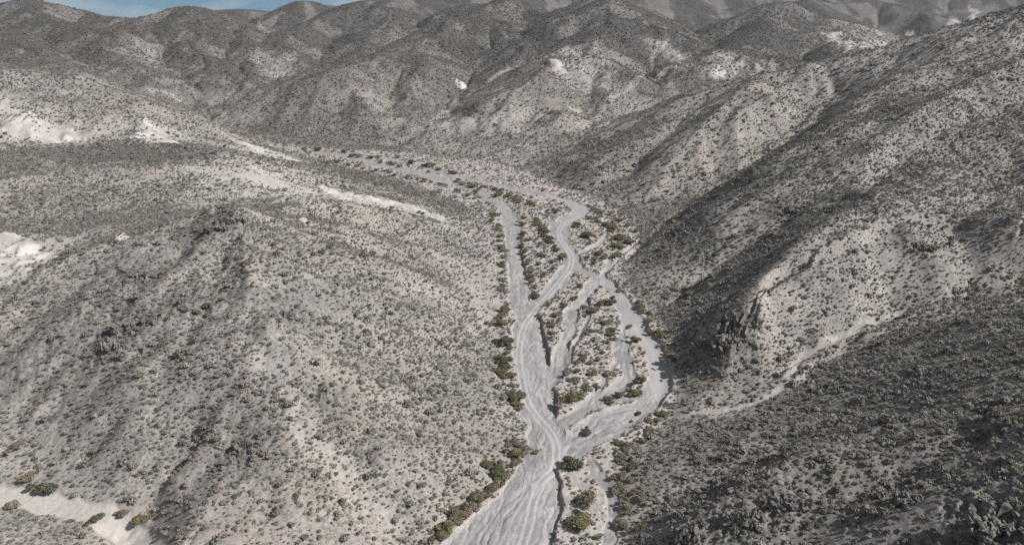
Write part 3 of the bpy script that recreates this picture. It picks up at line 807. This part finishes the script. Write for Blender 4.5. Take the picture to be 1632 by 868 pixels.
def land_part(name, mask):
    idx = np.arange(NV * NU).reshape(NV, NU)
    f = np.stack([idx[:-1, :-1], idx[:-1, 1:], idx[1:, 1:], idx[1:, :-1]], -1)[mask]
    used, inv = np.unique(f.ravel(), return_inverse=True)
    me = bpy.data.meshes.new(name)
    co = np.stack([GX, GY, GZ], -1).reshape(-1, 3)[used].astype(np.float32)
    me.vertices.add(len(used)); me.vertices.foreach_set('co', co.ravel())
    me.loops.add(f.size); me.loops.foreach_set('vertex_index', inv.astype(np.int32))
    me.polygons.add(len(f)); me.polygons.foreach_set('loop_start', (np.arange(len(f)) * 4).astype(np.int32))
    me.polygons.foreach_set('use_smooth', np.ones(len(f), bool))
    me.update()
    for k, v in LANDATTR.items():
        me.attributes.new(k, 'FLOAT', 'POINT').data.foreach_set('value', v.ravel()[used].astype(np.float32))
    me.attributes.new('flow', 'FLOAT_VECTOR', 'POINT').data.foreach_set('vector', FLOWV.reshape(-1, 3)[used].astype(np.float32).ravel())
    me.materials.append(LAND)
    o = bpy.data.objects.new(name, me); COL.objects.link(o)
    o['kind'] = 'structure'
    return o
land_part('riverbed', fm)
land_part('valley_floor', ff)
land_part('sandy_wash', fl_)
land_part('hillside', ~fm & ~ff & ~fl_ & ~fd_)
land_part('distant_hills', fd_)

# ------------------------------------------------------------------ plants
RNG = np.random.default_rng(11)
def mesh_from(name, co, faces, mat, smooth_=False):
    me = bpy.data.meshes.new(name)
    me.from_pydata([tuple(c) for c in co], [], faces)
    if smooth_: me.polygons.foreach_set('use_smooth', np.ones(len(me.polygons), bool))
    me.materials.append(mat); me.update()
    return me
def leaf_cloud(rng, n, lobes, size, up=0.5):
    """n leaf sprays spread through the volume of several lobes (cx, cy, cz, rx, ry, rz)"""
    co, fa = [], []
    w = np.array([l[3] * l[4] * l[5] for l in lobes]) ** 0.75; w /= w.sum()
    for _ in range(n):
        l = lobes[rng.choice(len(lobes), p=w)]
        v = rng.normal(size=3); v /= np.linalg.norm(v)
        v[2] = abs(v[2]) * 1.0 - 0.22
        r = rng.uniform(0.25, 1.0) ** 0.55 * rng.uniform(0.85, 1.12)
        c = np.array(l[:3]) + v * np.array(l[3:]) * r
        c[2] = max(c[2], 0.04)
        nrm = v * 0.9 + rng.normal(size=3) * 0.75 + np.array([0, 0, up]); nrm /= np.linalg.norm(nrm)
        t = np.cross(nrm, rng.normal(size=3)); t /= np.linalg.norm(t) + 1e-9
        b_ = np.cross(nrm, t)
        s1, s2 = size * rng.uniform(0.6, 1.4), size * rng.uniform(0.35, 0.8)
        k = len(co)
        co += [c - t * s1, c + b_ * s2 - t * s1 * 0.1 + nrm * s2 * 0.3, c + t * s1, c - b_ * s2 + t * s1 * 0.15]
        fa.append((k, k + 1, k + 2, k + 3))
    return co, fa
def twig(co, fa, a, b_, r0, r1):
    a, b_ = np.array(a, float), np.array(b_, float)
    ax = b_ - a; ax /= np.linalg.norm(ax)
    u_ = np.cross(ax, [0.3, 0.9, 0.2]); u_ /= np.linalg.norm(u_); w_ = np.cross(ax, u_)
    k = len(co)
    for p, r in ((a, r0), (b_, r1)):
        for q in range(5):
            t = q / 5 * 2 * math.pi
            co.append(p + r * (math.cos(t) * u_ + math.sin(t) * w_))
    for q in range(5):
        fa.append((k + q, k + (q + 1) % 5, k + 5 + (q + 1) % 5, k + 5 + q))
    fa.append(tuple(k + 5 + q for q in range(5)))
def tag(o, label, cat, group=None):
    o['label'] = label; o['category'] = cat
    if group: o['group'] = group
    return o
shrub_meshes = []
for q in range(5):
    r_ = np.random.default_rng(100 + q)
    lob = [(r_.uniform(-.35,.35), r_.uniform(-.35,.35), r_.uniform(.25,.5), r_.uniform(.4,.7), r_.uniform(.4,.7), r_.uniform(.35,.6)) for _ in range(3)]
    co_, fa_ = leaf_cloud(r_, 125, lob, 0.2, 0.9)
    shrub_meshes.append(mesh_from('low_shrub', co_, fa_, SHRUB))

def project(x, y, z):
    x, y, z = np.asarray(x, float), np.asarray(y, float), np.asarray(z, float) - CAM_H
    f = y * CP - z * SP; up = y * SP + z * CP
    return 816 + FPX * x / f, 434 - FPX * up / f, f
def visible(x, y, z, lift=1.0):
    """a coarse look along the line of sight"""
    ok = np.ones(x.shape, bool)
    for t in np.linspace(0.25, 0.985, 40):
        ok &= sample(GZ, x * t, np.maximum(y * t, Y0)) < CAM_H + (z + lift - CAM_H) * t
    return ok

def scatter(y0, y1, spacing, dens, seed):
    r_ = np.random.default_rng(seed)
    yy = np.arange(y0, y1, spacing)
    xs, ys = [], []
    for y in yy:
        w = 0.78 * (y + 40)
        n = int(2 * w / spacing)
        x = -w + (np.arange(n) + r_.uniform(-0.48, 0.48, n) + 0.5) * spacing
        xs.append(x); ys.append(y + r_.uniform(-0.48, 0.48, n) * spacing)
    x, y = np.concatenate(xs), np.concatenate(ys)
    k = r_.uniform(size=len(x)) < dens(x, y)
    return x[k], y[k]
CHF = np.maximum(carve, smooth(0.2, 0.6, LW)); CHF = np.maximum(CHF, 0.75 * CW)
def hill_density(x, y):
    v = sample(VEG, x, y)
    f = sample(FLOOR, x, y)
    clump = noise(x / 5.5, y / 5.5, 140) + 0.6 * noise(x / 19.0, y / 19.0, 141)
    return np.clip(v * (0.92 + 0.55 * clump), 0.02, 1) * (1 - 0.35 * smooth(0.3, 0.7, f)) * (1 - smooth(0.15, 0.5, sample(CHF, x, y)))
X1, Y1_ = scatter(75, 520, 1.12, hill_density, 1)
X2, Y2_ = scatter(520, 1000, 1.85, hill_density, 2)
X3, Y3_ = scatter(1000, 1650, 2.7, lambda x, y: hill_density(x, y) * smooth(1650, 1250, y), 3)
SX, SY = np.concatenate([X1, X2, X3]), np.concatenate([Y1_, Y2_, Y3_])
SZ = sample(GZ, SX, SY)
SCL = (np.concatenate([np.full(len(X1), 0.54), np.full(len(X2), 0.72), np.full(len(X3), 1.05)])
       * np.exp(RNG.normal(0, 0.46, len(SX))) * (1 + 0.25 * sample(DARKM, SX, SY)))
SCL = np.minimum(SCL, 2.6)
# ------------------------------------------------------------------ bushes of the wash: crown and stems
def bush_meshes(kind, seed, n, size, spread_=1.0):
    r_ = np.random.default_rng(seed)
    lob = []
    for _ in range(r_.integers(6, 10)):
        a, q = r_.uniform(0, 2 * math.pi), r_.uniform(0.1, 0.8) * spread_
        s = r_.uniform(0.18, 0.42)
        lob.append((q * math.cos(a), q * math.sin(a), r_.uniform(0.2, 0.5), s, s * r_.uniform(0.8, 1.2), s * r_.uniform(0.6, 0.85)))
    lob.append((0, 0, 0.4, 0.45, 0.45, 0.38))
    co_, fa_ = leaf_cloud(r_, n, lob, size)
    crown = mesh_from('crown', co_, fa_, BUSH_MATS[kind])
    co_, fa_ = [], []
    for l in lob:
        m_ = (l[0] * 0.45 + r_.uniform(-.05, .05), l[1] * 0.45 + r_.uniform(-.05, .05), l[2] * 0.5)
        twig(co_, fa_, (r_.uniform(-.05, .05), r_.uniform(-.05, .05), -0.06), m_, 0.035, 0.022)
        twig(co_, fa_, m_, (l[0], l[1], l[2] + 0.1), 0.022, 0.008)
    return crown, mesh_from('stem', co_, fa_, WOOD)
BUSH = {}
for k_ in BUSH_MATS:
    n_ = {'olive': 1900, 'green': 2200, 'brown': 1300}[k_]
    BUSH[k_] = [bush_meshes(k_, 300 + 17 * q + len(k_), n_, 0.068) for q in range(3)]
N_BUSH = 0
PLACED = []
def bush(px, py, w, kind, label, group=None, h=0.5, name='desert_bush', deep=1.0, parts=True):
    """w: width in photo pixels"""
    global N_BUSH
    x, y = hit(px, py + 0.18 * w)
    z = float(sample(GZ, x, y))
    dist = math.sqrt(x * x + y * y + (CAM_H - z) ** 2)
    width = 1.22 * w * dist / FPX
    crown, stem = BUSH[kind][RNG.integers(0, 3)]
    rz, s = RNG.uniform(0, 6.28), width / 1.75
    M = Matrix.Translation((x, y, z)) @ Matrix.Diagonal((1, deep, 1, 1)) @ Matrix.Rotation(rz, 4, 'Z')
    root = bpy.data.objects.new(name, None); root.empty_display_size = 0.3
    COL.objects.link(root)
    root.location = (x, y, z); root.rotation_euler = (0, 0, rz); root.scale = (s, s, s * h / 0.62)
    tag(root, label, 'bush', group)
    for me in (crown, stem):
        c = bpy.data.objects.new(me.name.split('.')[0], me); COL.objects.link(c); c.parent = root
    PLACED.append((x, y, width * 0.5)); N_BUSH += 1
    return root
NAMED = [
 (818,631,30,'green',"bright green rounded bush at the main channel's left edge, below the tall green clump"),
 (806,545,30,'green',"tall green bush, upper half of the leafy clump lining the left bank"),
 (803,574,30,'green',"dense green bush, lower half of the leafy clump lining the left bank"),
 (811,598,20,'olive',"narrow olive bush squeezed between the leafy clump and the gravel channel"),
 (911,633,38,'olive',"broad olive bush on the island tip above the channel junction"),
 (913,740,36,'green',"dark green bush on the cut bank just below the channel junction"),
 (935,798,42,'brown',"wide brownish bush on pale ground right of the lower channel, upper of two"),
 (921,833,42,'olive',"wide olive bush on pale ground right of the lower channel, lower of two"),
 (935,687,20,'green',"small dark green bush on the bare gravel bar beside the junction"),
 (1018,658,14,'green',"small bright green bush alone inside the right-hand gravel loop"),
 (1006,671,8,'olive',"tiny olive bush beside the bright green one in the gravel loop"),
 (856,719,14,'brown',"low flattened dead bush alone in the middle of the gravel channel"),
 (853,470,20,'green',"round dark olive bush at the pointed tip where the track meets the channel"),
 (938,375,24,'olive',"large round olive bush on pale sand right of the track bend"),
 (921,358,17,'green',"green bush touching the upper right side of the track bend"),
 (883,336,17,'olive',"olive bush on the pale bar left of the upper gravel channel"),
 (973,482,22,'green',"large dark green bush standing in the fork of the right channels"),
 (957,484,18,'green',"green bush pressed against the left side of the largest fork bush"),
 (977,474,11,'green',"small green bush behind the largest fork bush"),
 (946,494,22,'brown',"flat grey-brown bush below the green fork bushes"),
 (1002,521,14,'olive',"small olive bush alone in the middle of the right channel"),
 (1010,540,20,'olive',"pale olive bush on the right channel's inner bank below the lone one"),
 (985,463,12,'olive',"small olive bush at the far edge of the right channel's start"),
 (931,569,17,'olive',"round olive-brown bush near the middle of the large island"),
 (1023,605,25,'olive',"grey-olive bush in the upper part of the right-hand gravel loop"),
 (1012,626,26,'olive',"broad olive bush lining the inside of the right-hand gravel loop"),
 (988,629,22,'brown',"brownish bush left of the broad olive one inside the gravel loop"),
 (970,635,20,'olive',"grey-olive bush at the left end of the row inside the gravel loop"),
 (968,595,22,'brown',"brown bush on the island beside the narrow curved side channel"),
 (70,778,32,'green',"wide dark green bush above the sandy wash at the photo's lower left"),
 (152,827,22,'green',"yellow-green bush on the inside bend of the sandy wash"),
 (197,818,24,'brown',"dark brown bush on the undercut outer bank of the sandy wash"),
 (222,828,28,'olive',"grey-olive bush right beside the undercut bank of the sandy wash"),
 (27,712,26,'brown',"brown bush on the pale flat above the sandy wash"),
 (50,758,26,'brown',"brown bush just behind the wide dark green bush"),
 (17,806,24,'brown',"grey-brown bush on the lower side of the sandy wash"),
 (714,838,36,'olive',"olive bush nearest the photo's lower edge on the left bank row"),
 (724,818,30,'olive',"olive bush second from the bottom on the left bank row"),
 (742,806,26,'brown',"brownish bush third from the bottom on the left bank row"),
 (784,778,24,'olive',"olive bush fourth from the bottom on the left bank row"),
 (757,791,26,'olive',"grey-olive bush behind the fourth one of the left bank row"),
 (794,747,32,'green',"green bush bulging at the bend of the left bank row"),
 (774,738,24,'green',"grey-green bush uphill of the bulging one on the left bank row"),
 (803,762,24,'olive',"olive bush overhanging the channel at the bend of the left bank row"),
 (819,722,26,'olive',"olive bush directly opposite the dead bush in the channel"),
 (824,706,20,'brown',"brown bush at the upper end of the lower left bank row"),
 (330,487,20,'green',"dark green elongated bush in a crease of the left foreground hill"),
 (312,497,16,'olive',"olive bush just downhill of the dark green one in the crease"),
 (760,304,13,'olive',"dark olive bush at the toe of the left spur beside the channel"),
 (747,310,11,'olive',"small olive bush left of the one at the spur's toe"),
]
for px, py, w, kd, lb in NAMED:
    bush(px, py, w, kd, lb, h=0.5 if "flat" in lb else 0.5)
# rows and drifts of bushes that look alike
def row(pxs, n, w, kinds, label, group, jitter=3.0):
    p = np.array(pxs, float)
    seg = np.hypot(*(p[1:] - p[:-1]).T); cum = np.concatenate([[0], np.cumsum(seg)])
    for q in range(n):
        t = (q + RNG.uniform(0.15, 0.85)) / n * cum[-1]
        x = np.interp(t, cum, p[:, 0]) + RNG.normal(0, jitter); y = np.interp(t, cum, p[:, 1]) + RNG.normal(0, jitter * 0.4)
        gx_, gy_ = hit(x, y)
        ww = w * RNG.uniform(0.65, 1.3)
        if sample(carve, gx_, gy_) > 0.4:
            continue
        bush(x, y, ww, kinds[RNG.integers(0, len(kinds))], label, group)
row([(690,862),(714,842),(742,812),(775,786),(800,760),(822,725),(830,700)], 26, 20, ['olive','brown','brown'], "olive-brown bush filling the row on the lower left bank", "bushes filling the lower left bank row", 6)
row([(836,660),(822,640),(812,610),(806,590),(806,560),(803,535)], 16, 18, ['olive','brown','green'], "olive bush around the tall green clump on the left bank", "bushes around the tall green clump", 5)
row([(788,337),(791,357),(797,387),(799,405),(800,440),(802,465)], 15, 15, ['olive','brown'], "olive bush in the row hugging the left bank of the narrow upper channel", "bushes along the left bank of the upper channel")
row([(803,490),(800,505),(802,520)], 6, 20, ['olive','brown'], "olive-brown bush on the left bank between the narrows and the tall green clump", "bushes above the tall green clump")
row([(833,345),(834,365),(836,390),(838,415),(846,440),(850,458)], 16, 13, ['olive','olive','brown'], "olive bush fringing the right bank of the narrow upper channel", "bushes along the right bank of the upper channel")
row([(848,345),(858,356),(872,375),(883,393),(893,407),(895,418)], 15, 15, ['olive','green'], "olive-green bush in the dense strip along the island side of the track", "bushes in the strip beside the track")
row([(870,440),(878,425),(872,400),(862,385),(858,430),(866,455)], 12, 11, ['brown'], "brown scrubby bush inside the narrow island between channel and track", "scrub inside the narrow island")
row([(500,240),(560,249),(620,262),(660,272),(690,278)], 26, 13, ['olive','olive','green'], "olive bush in the middle drift of the far upstream wash", "bushes in the middle of the upstream wash", 5)
row([(480,238),(540,242),(610,251),(670,262),(720,277),(770,290)], 30, 12, ['olive','brown','green'], "olive bush along the far edge of the upstream wash", "bushes along the far edge of the upstream wash", 5)
row([(520,255),(580,266),(640,280),(690,292),(735,305)], 16, 11, ['olive','brown'], "olive bush along the near edge of the upstream wash", "bushes along the near edge of the upstream wash", 3)
row([(720,283),(760,295),(800,310),(840,320),(870,330)], 24, 13, ['olive','brown'], "olive bush on the pale bar between the two upstream channels", "bushes between the upstream channels", 5)
row([(940,345),(960,352),(985,370),(1005,385),(985,395),(975,408),(950,415),(945,400)], 28, 15, ['olive','brown','olive'], "olive-brown bush on the pale fan where the right gully opens", "bushes on the fan below the right gully", 7)
row([(905,335),(940,330),(980,345),(1008,360),(1018,372)], 12, 11, ['brown','olive'], "small brownish bush at the foot of the ridge behind the fan", "bushes at the ridge foot behind the fan", 4)
row([(1010,480),(1030,505),(1050,530),(1064,555),(1070,580)], 20, 15, ['olive','olive','brown'], "olive bush on the right bank at the foot of the rocky spur", "bushes along the right bank below the rocky spur", 5)
row([(870,470),(885,487),(885,515),(878,540),(893,480)], 9, 13, ['brown','olive'], "grey-olive bush on the island edge right of the track junction", "bushes on the island edge by the junction", 5)
row([(915,470),(935,515),(950,530),(965,510),(980,530),(950,560),(920,590),(935,610),(960,615)], 30, 13, ['brown','brown','olive'], "brownish bush scattered over the large pale island", "bushes scattered over the large island", 9)
row([(1040,680),(1010,705),(985,715),(975,740),(1005,745),(990,770),(1010,790),(985,830),(1020,850)], 26, 20, ['brown','olive','brown'], "brown bush on the tan ground right of the lower channel", "bushes right of the lower channel", 10)
row([(1070,640),(1060,660),(1030,676),(1075,610)], 8, 17, ['olive','brown'], "olive bush along the outer cut bank of the right gravel loop", "bushes along the outer bank of the gravel loop", 4)

# ------------------------------------------------------------------ rock outcrops
def outcrop_mesh(seed, w, dp, h):
    """jagged ribs of rock standing out of the slope, one mesh"""
    import bmesh
    r_ = np.random.default_rng(seed)
    bm = bmesh.new()
    ang = r_.uniform(-0.3, 0.3)
    for q in range(110):
        # one splintered block: the hull of a few points, leaning with the strata
        t = r_.uniform(-.5, .5); v = r_.normal(0, 0.22)
        fade = 1.0 - 1.1 * t * t - 0.8 * v * v
        sz = r_.uniform(0.35, 1.0) ** 1.5
        M_ = (Matrix.Translation((t * w, v * dp, r_.uniform(-0.3, 0.62) * h * fade)) @ Matrix.Rotation(ang + r_.normal(0, 0.35), 4, 'Z')
              @ Matrix.Rotation(0.25 + r_.normal(0, 0.3), 4, 'Y') @ Matrix.Diagonal((w * 0.065 * (0.35 + sz), dp * 0.095 * (0.35 + sz), h * 0.24 * max(0.3, fade) * (0.35 + sz), 1)))
        vs_ = [bm.verts.new(M_ @ Vector(p)) for p in (r_.normal(size=(13, 3)) / 1.35)]
        res_ = bmesh.ops.convex_hull(bm, input=vs_)
        bmesh.ops.delete(bm, geom=[g for g in res_['geom_interior'] if isinstance(g, bmesh.types.BMVert)], context='VERTS')
    bmesh.ops.triangulate(bm, faces=bm.faces[:])
    bmesh.ops.subdivide_edges(bm, edges=bm.edges[:], cuts=2, use_grid_fill=True)
    bm.normal_update()
    nr_ = np.array([v.normal for v in bm.verts]); co_ = np.array([v.co for v in bm.verts])
    q_ = 0.38 * noise(co_[:, 0] * 1.3 + co_[:, 2] * 0.9, co_[:, 1] * 1.3 - co_[:, 2] * 1.1, seed) + 0.13 * noise(co_[:, 0] * 3.1 - co_[:, 2] * 2, co_[:, 1] * 3.1 + co_[:, 2] * 2, seed + 9)
    for v, n_, a_ in zip(bm.verts, nr_, q_): v.co = v.co + Vector(n_) * float(a_)
    me = bpy.data.meshes.new('rock_outcrop'); bm.to_mesh(me); bm.free()
    me.materials.append(ROCKM)
    return me
OUTCROPS = [  # px, py, width, depth, height (m), label
 (1178,522,13,9,8.5,"tall dark rock crag casting a black shadow on the rocky spur"),
 (1160,548,9,7,4.0,"low dark rocks just below the tall crag on the spur"),
 (345,366,9,4,2.6,"grey jagged rocks below the summit of the left foreground hill"),
 (378,351,8,4,1.8,"low grey rocks on the very summit of the left foreground hill"),
 (200,522,9,5,2.6,"long grey rock rib across the left face of the foreground hill"),
 (240,512,6,4,2.0,"short grey rock rib right of the long one on the left face"),
 (185,552,7,5,2.6,"blocky grey rocks under the long rib on the left face"),
 (388,716,5,3.5,3.4,"dark fluted rocks low on the foreground hill's near slope"),
 (455,505,6,3,2.4,"dark rock step on the foreground hill's right shoulder"),
 (230,440,9,5,2.0,"cluster of dark rocks near the crest above the pale hollow"),
 (1185,838,8,5,4.5,"pale lit crag with a black hollow beside it on the shaded slope"),
 (1093,858,6,5,4.0,"rounded rocks at the very foot of the shaded right slope"),
 (1250,805,10,5,3.0,"long rock rib across the middle of the shaded slope"),
 (1590,830,12,7,4.0,"large broken crag in the photo's lower right corner"),
 (1450,800,6,4,3.0,"dark rock knob between the long rib and the corner crag"),
 (1270,335,9,5,2.6,"dark rock ledge across the right hillside's shaded band"),
 (1475,395,7,4,2.0,"small grey rocks above the right-hand side gully"),
 (1130,140,0,0,0,""),
]
for q, (px, py, w, dp, h, lb) in enumerate(OUTCROPS):
    if not lb: continue
    x, y = hit(px, py)
    o = bpy.data.objects.new('rock_outcrop', outcrop_mesh(500 + q, w, dp, h)); COL.objects.link(o)
    o.location = (x, y, float(sample(GZ, x, y)) - 0.05 * h); o.rotation_euler = (0, 0, RNG.uniform(-0.4, 0.4))
    tag(o, lb, 'rock')
    PLACED.append((x, y, 0.0))

# loose boulders shed by the crags
def boulder_mesh(seed):
    import bmesh
    r_ = np.random.default_rng(seed)
    bm = bmesh.new()
    vs_ = [bm.verts.new(p) for p in r_.normal(size=(16, 3)) * (0.5, 0.42, 0.36)]
    res_ = bmesh.ops.convex_hull(bm, input=vs_)
    bmesh.ops.delete(bm, geom=[g for g in res_['geom_interior'] if isinstance(g, bmesh.types.BMVert)], context='VERTS')
    me = bpy.data.meshes.new('boulder'); bm.to_mesh(me); bm.free(); me.materials.append(ROCKM)
    return me
BOULDERS = [boulder_mesh(800 + q) for q in range(5)]
for (px, py, n, r, place, grp) in [
    (1168,540,26,9,"dark boulder strewn below the tall crag on the rocky spur","boulders below the tall crag"),
    (388,722,12,6,"dark boulder beside the fluted rocks low on the foreground hill","boulders by the fluted rocks"),
    (215,530,18,10,"grey boulder fallen from the rock ribs on the hill's left face","boulders under the rock ribs"),
    (1185,850,14,7,"grey boulder near the pale lit crag on the shaded slope","boulders near the pale lit crag"),
    (1580,838,18,9,"grey boulder around the large broken crag in the lower right corner","boulders around the corner crag"),
    (1260,812,12,8,"grey boulder along the rib across the shaded slope","boulders along the shaded rib")]:
    cx_, cy_ = hit(px, py)
    for q in range(n):
        x, y = cx_ + RNG.normal(0, r * 0.6), cy_ + RNG.normal(0, r * 0.6)
        o = bpy.data.objects.new('boulder', BOULDERS[RNG.integers(0, 5)]); COL.objects.link(o)
        s = 0.9 * math.exp(RNG.normal(0, 0.35))
        o.location = (x, y, float(sample(GZ, x, y)) + 0.12 * s); o.scale = (s, s, s); o.rotation_euler = tuple(RNG.uniform(0, 6.28, 3))
        tag(o, place, 'boulder', grp)

# ------------------------------------------------------------------ hillside shrubs: the 300 that show largest one by one, the rest as one cover
bx = np.array(PLACED)
ok = np.ones(len(SX), bool)
for x, y, r in bx:
    if r > 0.8: ok &= (SX - x) ** 2 + (SY - y) ** 2 > (0.75 * r) ** 2
SX, SY, SZ, SCL = SX[ok], SY[ok], SZ[ok], SCL[ok]
ppx, ppy, dist = project(SX, SY, SZ)
inside = (ppx > 6) & (ppx < 1626) & (ppy > 6) & (ppy < 862)
size = np.where(inside & visible(SX, SY, SZ), SCL / dist, 0)
order = np.argsort(-size)
single = order[:300]
proto = []
for n_, i in enumerate(single):
    o = bpy.data.objects.new('low_shrub', shrub_meshes[n_ % 5]); COL.objects.link(o)
    o.location = (SX[i], SY[i], SZ[i] - 0.05); s = SCL[i]
    o.scale = (s, s, s * RNG.uniform(0.75, 1.1)); o.rotation_euler = (0, 0, RNG.uniform(0, 6.28))
    if ppx[i] > 1040:
        lb, g = "large grey-brown shrub on the nearest part of the shaded right slope", "nearest shrubs of the shaded right slope"
    elif ppx[i] > 690:
        lb, g = "large brown shrub on the flat ground beside the lower gravel channel", "shrubs beside the lower gravel channel"
    elif ppx[i] > 300:
        lb, g = "large grey-brown shrub low on the nearest slope of the foreground hill", "nearest shrubs of the left foreground hill"
    else:
        lb, g = "large brownish shrub near the sandy wash in the photo's lower left", "shrubs around the sandy wash"
    tag(o, lb, 'shrub', g)
    if n_ < 5: proto.append(o)
rest = np.setdiff1d(np.arange(len(SX)), single)
kinds = bpy.data.collections.new('shrub kinds')
for o in proto: kinds.objects.link(o)
me = bpy.data.meshes.new('hillside_scrub')
me.vertices.add(len(rest))
me.vertices.foreach_set('co', np.stack([SX[rest], SY[rest], SZ[rest] - 0.05], -1).astype(np.float32).ravel())
rr = np.random.default_rng(77)
me.attributes.new('turn', 'FLOAT_VECTOR', 'POINT').data.foreach_set('vector', np.stack([np.zeros(len(rest)), np.zeros(len(rest)), rr.uniform(0, 6.28, len(rest))], -1).astype(np.float32).ravel())
me.attributes.new('size', 'FLOAT_VECTOR', 'POINT').data.foreach_set('vector', np.stack([SCL[rest], SCL[rest] * rr.uniform(.8, 1.2, len(rest)), SCL[rest] * rr.uniform(.7, 1.1, len(rest))], -1).astype(np.float32).ravel())
me.attributes.new('pick', 'INT', 'POINT').data.foreach_set('value', rr.integers(0, 5, len(rest)).astype(np.int32))
cover = bpy.data.objects.new('hillside_scrub', me); COL.objects.link(cover)
cover['kind'] = 'stuff'; tag(cover, 'countless low dry shrubs dotted over all the hillsides', 'scrub')
ng = bpy.data.node_groups.new('scrub', 'GeometryNodeTree')
ng.interface.new_socket('Geometry', in_out='INPUT', socket_type='NodeSocketGeometry')
ng.interface.new_socket('Geometry', in_out='OUTPUT', socket_type='NodeSocketGeometry')
N = ng.nodes
gi, go = N.new('NodeGroupInput'), N.new('NodeGroupOutput')
ip = N.new('GeometryNodeInstanceOnPoints'); ci = N.new('GeometryNodeCollectionInfo')
ci.inputs['Collection'].default_value = kinds; ci.inputs['Separate Children'].default_value = True; ci.inputs['Reset Children'].default_value = True
ip.inputs['Pick Instance'].default_value = True
def named(name, t):
    a = N.new('GeometryNodeInputNamedAttribute'); a.data_type = t; a.inputs['Name'].default_value = name
    return a.outputs['Attribute']
ng.links.new(gi.outputs[0], ip.inputs['Points']); ng.links.new(ci.outputs[0], ip.inputs['Instance'])
ng.links.new(named('pick', 'INT'), ip.inputs['Instance Index'])
er = N.new('FunctionNodeEulerToRotation'); ng.links.new(named('turn', 'FLOAT_VECTOR'), er.inputs[0])
ng.links.new(er.outputs[0], ip.inputs['Rotation'])
ng.links.new(named('size', 'FLOAT_VECTOR'), ip.inputs['Scale'])
ng.links.new(ip.outputs[0], go.inputs[0])
md = cover.modifiers.new('scrub', 'NODES'); md.node_group = ng
print('bushes', N_BUSH, 'shrubs', len(SX))
# ------------------------------------------------------------------ thin dusty air round the whole place
import bmesh
zmax = float(max(GZ.max(), CAM_H)) + 6.0
zmin = float(GZ.min()) - 3.0
bm = bmesh.new()
bmesh.ops.create_cube(bm, size=1.0, matrix=Matrix.Translation((0, (Y0 + Y1) / 2 - 200, (zmin + zmax) / 2)) @ Matrix.Diagonal((float(np.abs(GX).max()) * 2 + 200, Y1 - Y0 + 700, zmax - zmin, 1)))
hm = bpy.data.meshes.new('haze'); bm.to_mesh(hm); bm.free()
haze = bpy.data.objects.new('haze', hm); COL.objects.link(haze)
haze['kind'] = 'stuff'; tag(haze, 'thin pale dusty air over the desert hills', 'haze')
hmat = bpy.data.materials.new('haze_air'); hmat.use_nodes = True
hn = hmat.node_tree.nodes; hn.clear()
ho = hn.new('ShaderNodeOutputMaterial'); hv = hn.new('ShaderNodeVolumePrincipled')
hv.inputs['Color'].default_value = (0.78, 0.84, 0.92, 1)
hv.inputs['Density'].default_value = 0.00004
hv.inputs['Anisotropy'].default_value = 0.2
hmat.node_tree.links.new(hv.outputs[0], ho.inputs['Volume'])
hm.materials.append(hmat)
